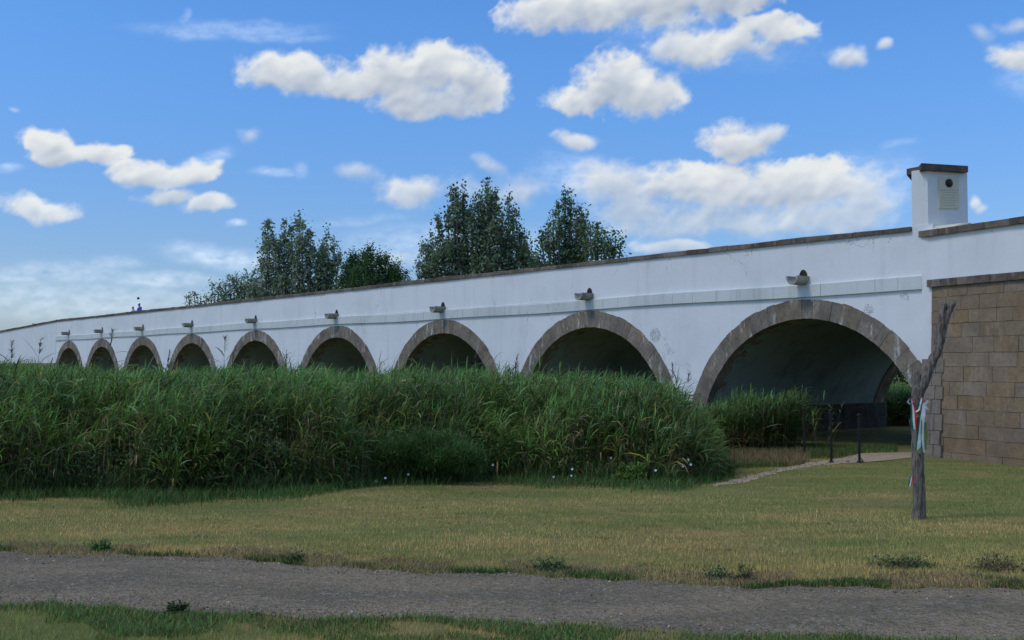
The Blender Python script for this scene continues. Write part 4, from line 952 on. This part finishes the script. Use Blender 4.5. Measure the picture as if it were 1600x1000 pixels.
def plume_tree(name, label, cat, Y, trunkpx, plumes, ylow, pal, leafs, dens, group='trees beyond the bridge', lsz=.24, sil=.25):
    """a tree whose upright limbs each carry a plume of leaves: (column, top row, half width) of every plume at distance Y"""
    b = at(trunkpx, 560, Y); base = Vector((b.x, Y, float(gz(b.x, Y)))); root = empty(name, base); tag(root, label, cat, group)
    H = max(at(p[0], p[1], Y).z for p in plumes) - base.z
    limbs = [([(0, 0, -.1), (.1, 0, H * .2), (0, .1, H * .42)], [H * .022, H * .018, H * .013])]
    Ps, Cs = [], []
    for (px, yt, rp) in plumes:
        t_ = at(px, yt, Y); bot = at(px + (trunkpx - px) * .12, ylow, Y); dy = random.uniform(-1, 1) * rp / FPX * Y * 2.5
        top = Vector((t_.x - base.x, dy, t_.z - base.z)); bt = Vector((bot.x - base.x, dy * .6, bot.z - base.z)); r = rp / FPX * Y
        st = Vector((0, 0, max(.4, bt.z * .35)))
        mid = st.lerp(bt, .6) + Vector((0, 0, .3)); limbs.append(([st, mid, bt.lerp(top, .35), bt.lerp(top, .7), top - Vector((0, 0, r * .5))], [H * .010, H * .008, H * .005, H * .003, .01]))
        r *= random.uniform(1.0, 1.5); Lh = (top - bt).length; ncl = int(Lh / .42 * max(1, r / .45) * dens * random.uniform(.9, 1.5)) + 4
        for _ in range(ncl):
            f = random.random() ** .85; c0 = bt.lerp(top, f); rr = r * (1.25 - .95 * f ** 1.6) * (.75 + .5 * random.random())
            an = random.uniform(0, 6.28); q = math.sqrt(random.random()); c0 = c0 + Vector((math.cos(an) * rr * q, math.sin(an) * rr * q, random.gauss(0, .15)))
            cr = random.uniform(.14, .42); kk = leafs; cen = np.array(c0); v = rng.normal(0, 1, (kk, 3)) * np.array([cr, cr, cr * 1.5]) * .62
            Ps.append(cen + v); sh = random.choice((.75, .9, 1.0, 1.15, 1.4)); Cs.append(np.full(kk, sh))
            if random.random() < .25: limbs.append(([tuple(bt.lerp(top, max(0, f - .12))), tuple(c0)], [.022, .008]))
    P = np.concatenate(Ps); sh = np.concatenate(Cs); k = len(P); c = tone(pal, k, .25, .10) * sh[:, None]
    silv = rng.random(k) < sil; c[silv] = tone((.42, .50, .40), int(silv.sum()), .25, .06)
    a_ = rng.normal(0, .6, k); e_ = rng.uniform(-.9, 1.3, k); L = rng.uniform(.6, 1.2, k) * lsz; wd = L * rng.uniform(.55, .9, k)
    d_ = frame(rng.random(k) * 6.28, e_); s2 = np.cross(d_, rng.normal(0, 1, (k, 3))); s2 /= np.linalg.norm(s2, axis=1)[:, None] + 1e-9
    V = np.stack([P - d_ * (L / 2)[:, None], P + s2 * (wd / 2)[:, None] - d_ * (L * .08)[:, None], P + d_ * (L / 2)[:, None], P - s2 * (wd / 2)[:, None] - d_ * (L * .08)[:, None]], 1).reshape(-1, 3)
    Q4 = np.arange(k * 4).reshape(-1, 4)
    cr = bigmesh('crown', V, quads=Q4, cols=np.repeat(c, 4, 0), mats=M_leaf, parent=root); cr['kind'] = 'stuff'
    tr_ = tubes_mesh('trunk', limbs, M_bark, root, 5); return root
DG = (.215, .275, .150)
plume_tree('poplar_tree', 'open crowned poplar with many upright plumes, tallest of the left hand trees', 'tree', 92, 465,
  [(396,432,9),(403,402,11),(412,372,11),(421,350,12),(440,341,15),(452,352,12),(464,341,14),(478,350,13),(490,362,11),(502,364,11),(514,362,11),(524,378,9),(531,396,9),(432,370,14),(470,375,14),(500,392,13),(412,412,13),(520,415,11),(395,452,9),(430,395,17),(455,382,17),(485,382,17),(510,400,15),(420,435,15),(445,428,17),(475,425,17),(505,430,16)], 478, DG, 15, 1.25, lsz=.26)
plume_tree('poplar_tree', 'small sparse poplar sapling at the left end of the trees behind the parapet', 'tree', 112, 318,
  [(296,462,5),(303,457,5),(311,461,5),(322,460,5),(331,440,5),(337,450,5),(345,444,5),(352,456,6)], 482, (0.151, 0.211, 0.090), 12, 1.3, lsz=.22, sil=.05)
plume_tree('leafy_tree', 'low dense dark tree between the sapling and the open poplar', 'tree', 104, 375,
  [(352,452,8),(362,438,9),(370,428,9),(380,427,10),(390,434,10),(400,445,12),(410,450,12),(372,450,12),(388,455,12)], 482, (0.165, 0.224, 0.101), 16, 1.7, lsz=.22, sil=.22)
plume_tree('leafy_tree', 'rounded dark green tree between the open poplar and the biggest poplar', 'tree', 88, 585,
  [(531,432,9),(541,412,11),(550,398,11),(560,402,12),(572,394,12),(580,392,12),(591,398,12),(602,400,12),(612,414,11),(622,418,11),(632,424,9),(545,430,14),(565,425,16),(585,420,16),(605,430,14),(622,436,10)], 462, (0.086, 0.163, 0.051), 24, 3.4, lsz=.17, sil=.02)
plume_tree('poplar_tree', 'biggest poplar with spiky top standing above the third arch from the right', 'tree', 78, 742,
  [(655,402,9),(663,378,9),(672,366,9),(684,336,8),(689,362,11),(699,330,9),(709,296,6),(714,320,10),(723,291,6),(727,330,14),(738,322,13),(747,302,8),(755,312,12),(762,280,6),(768,306,11),(776,298,7),(786,330,12),(797,308,7),(803,330,9),(812,352,9),(821,362,9),(700,380,18),(722,370,18),(745,360,18),(770,360,18),(792,368,16),(680,395,14),(812,385,12),(665,410,12),(828,392,9),(836,400,10),(824,376,9),(842,408,10),(834,412,14),(826,402,14),(846,415,14),(818,400,14)], 440, (0.147, 0.211, 0.101), 20, 1.9, lsz=.23, sil=.24)
plume_tree('poplar_tree', 'slender pointed poplar right of the biggest poplar', 'tree', 74, 880,
  [(838,392,9),(847,370,9),(856,350,9),(863,326,8),(873,316,8),(884,294,8),(892,304,8),(901,312,7),(909,320,7),(915,334,7),(872,350,14),(890,345,14),(905,360,11),(858,380,12),(882,380,14),(902,390,12)], 422, (0.130, 0.200, 0.085), 17, 1.55, lsz=.22, sil=.20)
plume_tree('poplar_tree', 'lowest open poplar at the right end of the trees behind the parapet', 'tree', 72, 938,
  [(913,352,6),(921,348,6),(930,352,7),(934,346,6),(944,362,8),(953,368,8),(962,366,7),(970,378,7),(930,375,10),(948,384,10),(962,390,8),(915,384,9)], 412, (0.130, 0.211, 0.073), 15, 1.2, lsz=.21, sil=.12)
# shrubbery on the bank beyond the nearest arch
p = at(1400, 640, 56); bush('bank_bush', 'dark leafy bush seen through the nearest arch', 'bush', (p.x + .5, 62, -.8), 6.5, 3, 6.5, 16000, (0.070, 0.140, 0.056), (.12, .22), (.08, .14), M_leaf, 14, fill=.3)
n = 1500; Y = rng.uniform(44, 52, n); X = Y * (rng.uniform(1340, 1460, n) - 800) / FPX; dw = (X * DN.x + Y * DN.y) - D0; k = dw > BW + .8; X, Y = X[k], Y[k]
tag(build('bank_reeds', reeds(X, Y, rng.uniform(.8, 1.45, len(X)), 8, 1.6, .05), M_reed), 'bright low reeds seen through the nearest arch', 'reeds', kind='stuff')
n = 2600; X = rng.uniform(-110, 60, n); Y = 112 + rng.uniform(0, 14, n) + X * -.1
p = at(46, 510, 150); bush('distant_bush', 'small distant bush top showing over the falling left wing wall', 'bush', (p.x, 150, -.8), 1.5, 1.2, p.z + .9, 1800, (0.080, 0.120, 0.070), (.2, .35), (.15, .25), M_leaf, 5, fill=.2)

# ------------------------------------------------------------------ forked bare trunk with its ribbons
TY = 14.4
def TP(px, py, dy=0.0): p = at(px, py, TY + dy); return (p.x, TY + dy, p.z)
b0 = ground_at(1436, 811); TY = b0.y
base = Vector((b0.x, b0.y, float(gz(b0.x, b0.y)))); stub = empty('bare_trunk', base)
tag(stub, 'bare forked tree trunk on the lawn before the stone wing wall', 'tree trunk')
def skin(name, chains, parent, m, off, sub=1):
    bm = bmesh.new(); lay = bm.verts.layers.skin.verify(); key = {}
    def vert(p, r):
        k = tuple(round(x, 4) for x in p)
        if k not in key:
            v = bm.verts.new(Vector(p) - off); v[lay].radius = (r, r * .95); key[k] = v
            if len(key) == 1: v[lay].use_root = True
        return key[k]
    for ch in chains:
        prev = None
        for (p, r) in ch:
            v = vert(p, r)
            if prev is not None and prev is not v: bm.edges.new((prev, v))
            prev = v
    me = bpy.data.meshes.new(name); bm.to_mesh(me); bm.free(); o = link(name, me, m, parent)
    s = o.modifiers.new('skin', 'SKIN'); s.use_smooth_shade = True
    u = o.modifiers.new('subd', 'SUBSURF'); u.levels = sub; u.render_levels = sub
    return o
px1 = TY / FPX
tw_ = plume = None
trunk = skin('trunk', [
  [(TP(1436, 826), 19 * px1), (TP(1436, 813), 14 * px1), (TP(1436, 800), 11 * px1), (TP(1436, 770), 10.3 * px1), (TP(1434.5, 735), 10 * px1), (TP(1434, 700), 10 * px1), (TP(1433, 665), 9.6 * px1), (TP(1432.5, 635), 9.5 * px1), (TP(1434, 612), 10.5 * px1), (TP(1440, 602), 10.5 * px1)],
  [(TP(1440, 602), 10.5 * px1), (TP(1449, 584), 8.5 * px1), (TP(1456, 566), 8 * px1), (TP(1465, 548), 8.3 * px1), (TP(1469, 530), 8.2 * px1), (TP(1471, 512), 8.4 * px1), (TP(1475, 498), 8.3 * px1), (TP(1483, 484), 6.0 * px1), (TP(1491, 471), 5.0 * px1)],
  [(TP(1475, 498), 8.3 * px1), (TP(1473, 485), 6.2 * px1), (TP(1474, 472), 5.6 * px1)]], stub, M_bark, base, 2)
twig = skin('broken_twig', [[(TP(1427, 668), 3.0 * px1), (TP(1423, 662), 2.0 * px1), (TP(1421, 655), 1.2 * px1)]], stub, M_bark, base, 1)
tx = bpy.data.textures.new('bark_relief', 'CLOUDS'); tx.noise_scale = .06
dm = trunk.modifiers.new('relief', 'DISPLACE'); dm.texture = tx; dm.strength = .03; dm.mid_level = .5
skin('broken_limb', [[(TP(1437, 606), 8 * px1), (TP(1433, 592), 6.5 * px1), (TP(1431, 578), 5.5 * px1)]], stub, M_bark, base, 1)
skin('knot', [[(TP(1461, 545), 5 * px1), (TP(1466, 541), 3.2 * px1), (TP(1470, 538), 2.2 * px1)]], stub, M_bark, base, 1)
M_red = plain('ribbon_red', (.80, .035, .03), .6, .2, 30, .1); M_white = plain('ribbon_white', (.86, .86, .84), .6, .1, 30, .1); M_green = plain('ribbon_green', (.015, .17, .13), .6, .2, 30, .1)
M_pale = plain('ribbon_pale', (.76, .78, .73), .6, .12, 30, .1); M_olive = plain('ribbon_olive', (.22, .26, .07), .7, .25, 30, .1)
def ribbon(name, runs, mats, parent=None, tgt=None):
    """runs: lists of (px, py, forward, half width, twist); a three striped band with slight thickness"""
    V, F, MI = [], [], []; ns = len(mats); org = Vector(TP(runs[0][0][0], runs[0][0][1], -runs[0][0][2]))
    for run in runs:
        b_ = len(V); fine = []
        for i in range(len(run) - 1):
            for t_ in (0, .33, .66): fine.append([run[i][k] * (1 - t_) + run[i + 1][k] * t_ for k in range(5)])
        fine.append(list(run[-1]))
        for (px, py, fw, hw, tw) in fine:
            c_ = Vector(TP(px, py, -fw)) - org; sdv = Vector((math.cos(tw), math.sin(tw), 0)); nv = Vector((sdv.y, -sdv.x, 0)) * .002
            for s_ in (1, -1):
                for k in range(ns + 1): V.append(c_ + sdv * hw * 1.25 * px1 * (2 * k / ns - 1) + nv * s_)
        m_ = 2 * (ns + 1)
        for i in range(len(fine) - 1):
            for s_ in range(2):
                for k in range(ns):
                    a_ = b_ + i * m_ + s_ * (ns + 1) + k; f = (a_, a_ + 1, a_ + 1 + m_, a_ + m_); F.append(f if s_ else f[::-1]); MI.append(k)
    return pymesh(name, V, F, mats, parent, loc=org, mi=MI)
TRI = [M_green, M_white, M_red]
o = ribbon('ribbon', [[(1424, 624, .10, 3, .6), (1427, 640, .11, 3.6, .2), (1427.5, 655, .11, 3.6, -.1), (1429, 671, .10, 3.4, .1)], [(1426, 622, .11, 3, 0), (1421, 622, .13, 2.6, .9), (1418, 628, .12, 2.6, .3), (1422, 632, .11, 2.2, -.5), (1426, 627, .11, 2, 0)], [(1424, 623, .10, 2.6, 0), (1432, 620, .12, 2.6, 0), (1441, 622, .10, 2.6, 0)]], TRI)
tag(o, 'red white green ribbon with a bow hanging left on the bare trunk', 'ribbon')
o = ribbon('ribbon', [[(1440, 621, .10, 3, .3), (1438, 632, .12, 3, 0), (1436, 640, .11, 2.6, -.4), (1431, 644, .12, 2.2, -.8)]], TRI)
tag(o, 'short red white green ribbon looped in the middle of the bare trunk', 'ribbon')
o = ribbon('ribbon', [[(1443, 630, .12, 3, .3), (1441, 650, .13, 3.6, 0), (1438, 672, .12, 3.8, .2), (1436, 690, .11, 3.6, -.1), (1434, 704, .10, 3.2, .2)], [(1443, 634, .11, 2.2, .3), (1441.5, 660, .12, 2.4, .5), (1441, 685, .11, 2.2, .2), (1443, 707, .11, 2.2, .6)],
   [(1443, 632, .12, 2.4, 0), (1447, 625, .12, 2.4, .5), (1449, 628, .11, 2, .2), (1444, 632, .12, 2, 0)], [(1444, 633, .12, 2, 0), (1449, 640, .11, 2, .3)]], [M_green, M_pale, M_pale, M_pale])
tag(o, 'long whitish knotted ribbon hanging in two tails on the bare trunk', 'ribbon')
o = ribbon('ribbon', [[(1434, 642, .10, 3.5, .2), (1433, 652, .11, 3.4, 0)], [(1444, 660, .07, 3.0, .2), (1445.5, 680, .06, 3.2, 0), (1444, 702, .07, 2.6, .3)], [(1436, 700, .10, 3.4, 0), (1437, 709, .10, 3.2, .1)]], [M_olive])
tag(o, 'dull yellow green ribbon behind the whitish one on the bare trunk', 'ribbon')
o = ribbon('ribbon', [[(1424.5, 744, .09, 1.6, .2), (1423, 752, .10, 2.4, .1), (1421.5, 760, .10, 2.4, -.1)]], TRI)
tag(o, 'tiny striped ribbon end on the left side of the bare trunk, low down', 'ribbon')

# ---- iron posts before the arch
for px, pb_, pt_, lab in ((1257, 715, 640, 'black iron post left of the other two, in front of the reeds in the arch'), (1299, 723, 643, 'black iron post in the middle of the three, before the arch'), (1343, 723, 650, 'black iron post at the edge of the pale path')):
    g = ground_at(px, pb_); z0 = float(gz(g.x, g.y)); h = at(px, pt_, g.y).z - z0; r = .034
    root = empty('iron_post', (g.x, g.y, z0)); tag(root, lab, 'post', 'iron posts before the arch')
    vs, fs = prism_vf([(r, 0), (r * .5, r * .87), (-r * .5, r * .87), (-r, 0), (-r * .5, -r * .87), (r * .5, -r * .87)], -.1, h); pymesh('shaft', vs, fs, M_iron, root)
    vs, fs = tube([(0, 0, h), (0, 0, h + .02), (0, 0, h + .05), (0, 0, h + .065)], [r * 1.3, r * 1.45, r * 1.0, r * .3], 8); pymesh('post_cap', vs, fs, M_iron, root)
    vs, fs = tube([(0, 0, -.02), (0, 0, .03), (0, 0, .05)], [r * 2, r * 2, r * 1.1], 8); pymesh('foot_plate', vs, fs, M_iron, root)

# ------------------------------------------------------------------ people on the bridge and their ball
M_skin = plain('skin', (.36, .20, .14), .6, .1, 20, .05); M_hair = plain('hair', (.03, .02, .016), .7, .3, 40, .3)
M_blue = plain('blue_shirt', (.015, .07, .55), .8, .2, 12, .2); M_lilac = plain('lilac_shirt', (.36, .36, .55), .8, .2, 12, .2); M_jean = plain('dark_trousers', (.03, .035, .06), .85, .2, 12, .2)
def person(px, off, hgt, shirt, label, haircol):
    d_ = at(px, 480, 10) - Vector((0, 0, EYE)); k_ = (D0 + off) / (d_.x * DN.x + d_.y * DN.y); q = d_ * k_; base = Vector((q.x, q.y, EYE + DECK)); face = -DN; side = Vector((-face.y, face.x, 0))
    root = empty('person', base); tag(root, label, 'person'); k = hgt / 1.75; O = Vector((0, 0, 0))
    def p(a, fwd, z): v = (side * a + face * fwd) * k; return (v.x, v.y, z * k)
    body = [[(p(0, .02, .95), .15 * k), (p(0, .03, 1.15), .13 * k), (p(0, .05, 1.36), .14 * k), (p(0, .07, 1.46), .07 * k), (p(0, .08, 1.53), .055 * k), (p(0, .10, 1.60), .095 * k), (p(0, .10, 1.68), .085 * k)], [(p(0, .10, 1.60), .095 * k), (p(0, .215, 1.60), .016 * k)]]
    for sg in (-1, 1):
        body.append([(p(0, .05, 1.36), .14 * k), (p(sg * .20, .05, 1.39), .065 * k), (p(sg * .33, .14, 1.17), .045 * k), (p(sg * .22, .36, 1.10), .036 * k), (p(sg * .14, .44, 1.10), .03 * k)])
        body.append([(p(0, .02, .95), .15 * k), (p(sg * .10, .01, .85), .095 * k), (p(sg * .11, .0, .48), .06 * k), (p(sg * .12, -.02, .08), .045 * k), (p(sg * .12, .14, .04), .04 * k)])
    skin('body', body, root, M_skin, O, 1)
    sh = [[(p(0, .02, .93), .175 * k), (p(0, .03, 1.15), .17 * k), (p(0, .05, 1.34), .18 * k), (p(0, .06, 1.43), .09 * k)]]
    for sg in (-1, 1): sh.append([(p(0, .05, 1.34), .18 * k), (p(sg * .21, .05, 1.38), .088 * k), (p(sg * .30, .11, 1.23), .074 * k)])
    skin('shirt', sh, root, shirt, O, 1)
    for sg in (-1, 1): skin('trouser_leg', [[(p(sg * .06, .02, .95), .12 * k), (p(sg * .10, .01, .84), .105 * k), (p(sg * .11, .0, .48), .075 * k), (p(sg * .12, -.02, .10), .06 * k)]], root, M_jean, O, 1)
    skin('hair', [[(p(0, .07, 1.61), .098 * k), (p(0, .085, 1.69), .10 * k), (p(0, .10, 1.73), .075 * k)]], root, haircol, O, 1)
person(219.5, .72, 1.76, M_blue, 'person in a bright blue shirt leaning over the bridge parapet', M_hair)
person(209.5, .70, 1.56, M_lilac, 'smaller person in a pale lilac shirt standing left of the one in blue', M_hair)
q = at(216, 466, 77.5); bm = bmesh.new(); bmesh.ops.create_icosphere(bm, subdivisions=3, radius=.10); me = bpy.data.meshes.new('ball'); 
for f in bm.faces: f.smooth = True; f.material_index = 1 if (f.index * 7919) % 5 == 0 else 0
bm.to_mesh(me); bm.free()
o = link('ball', me, [plain('ball_grey', (.16, .17, .19), .5, .3, 20, .1), plain('ball_red', (.30, .05, .06), .5, .3, 20, .1)], loc=q); tag(o, 'dark grey ball in the air above the two people on the bridge', 'ball')
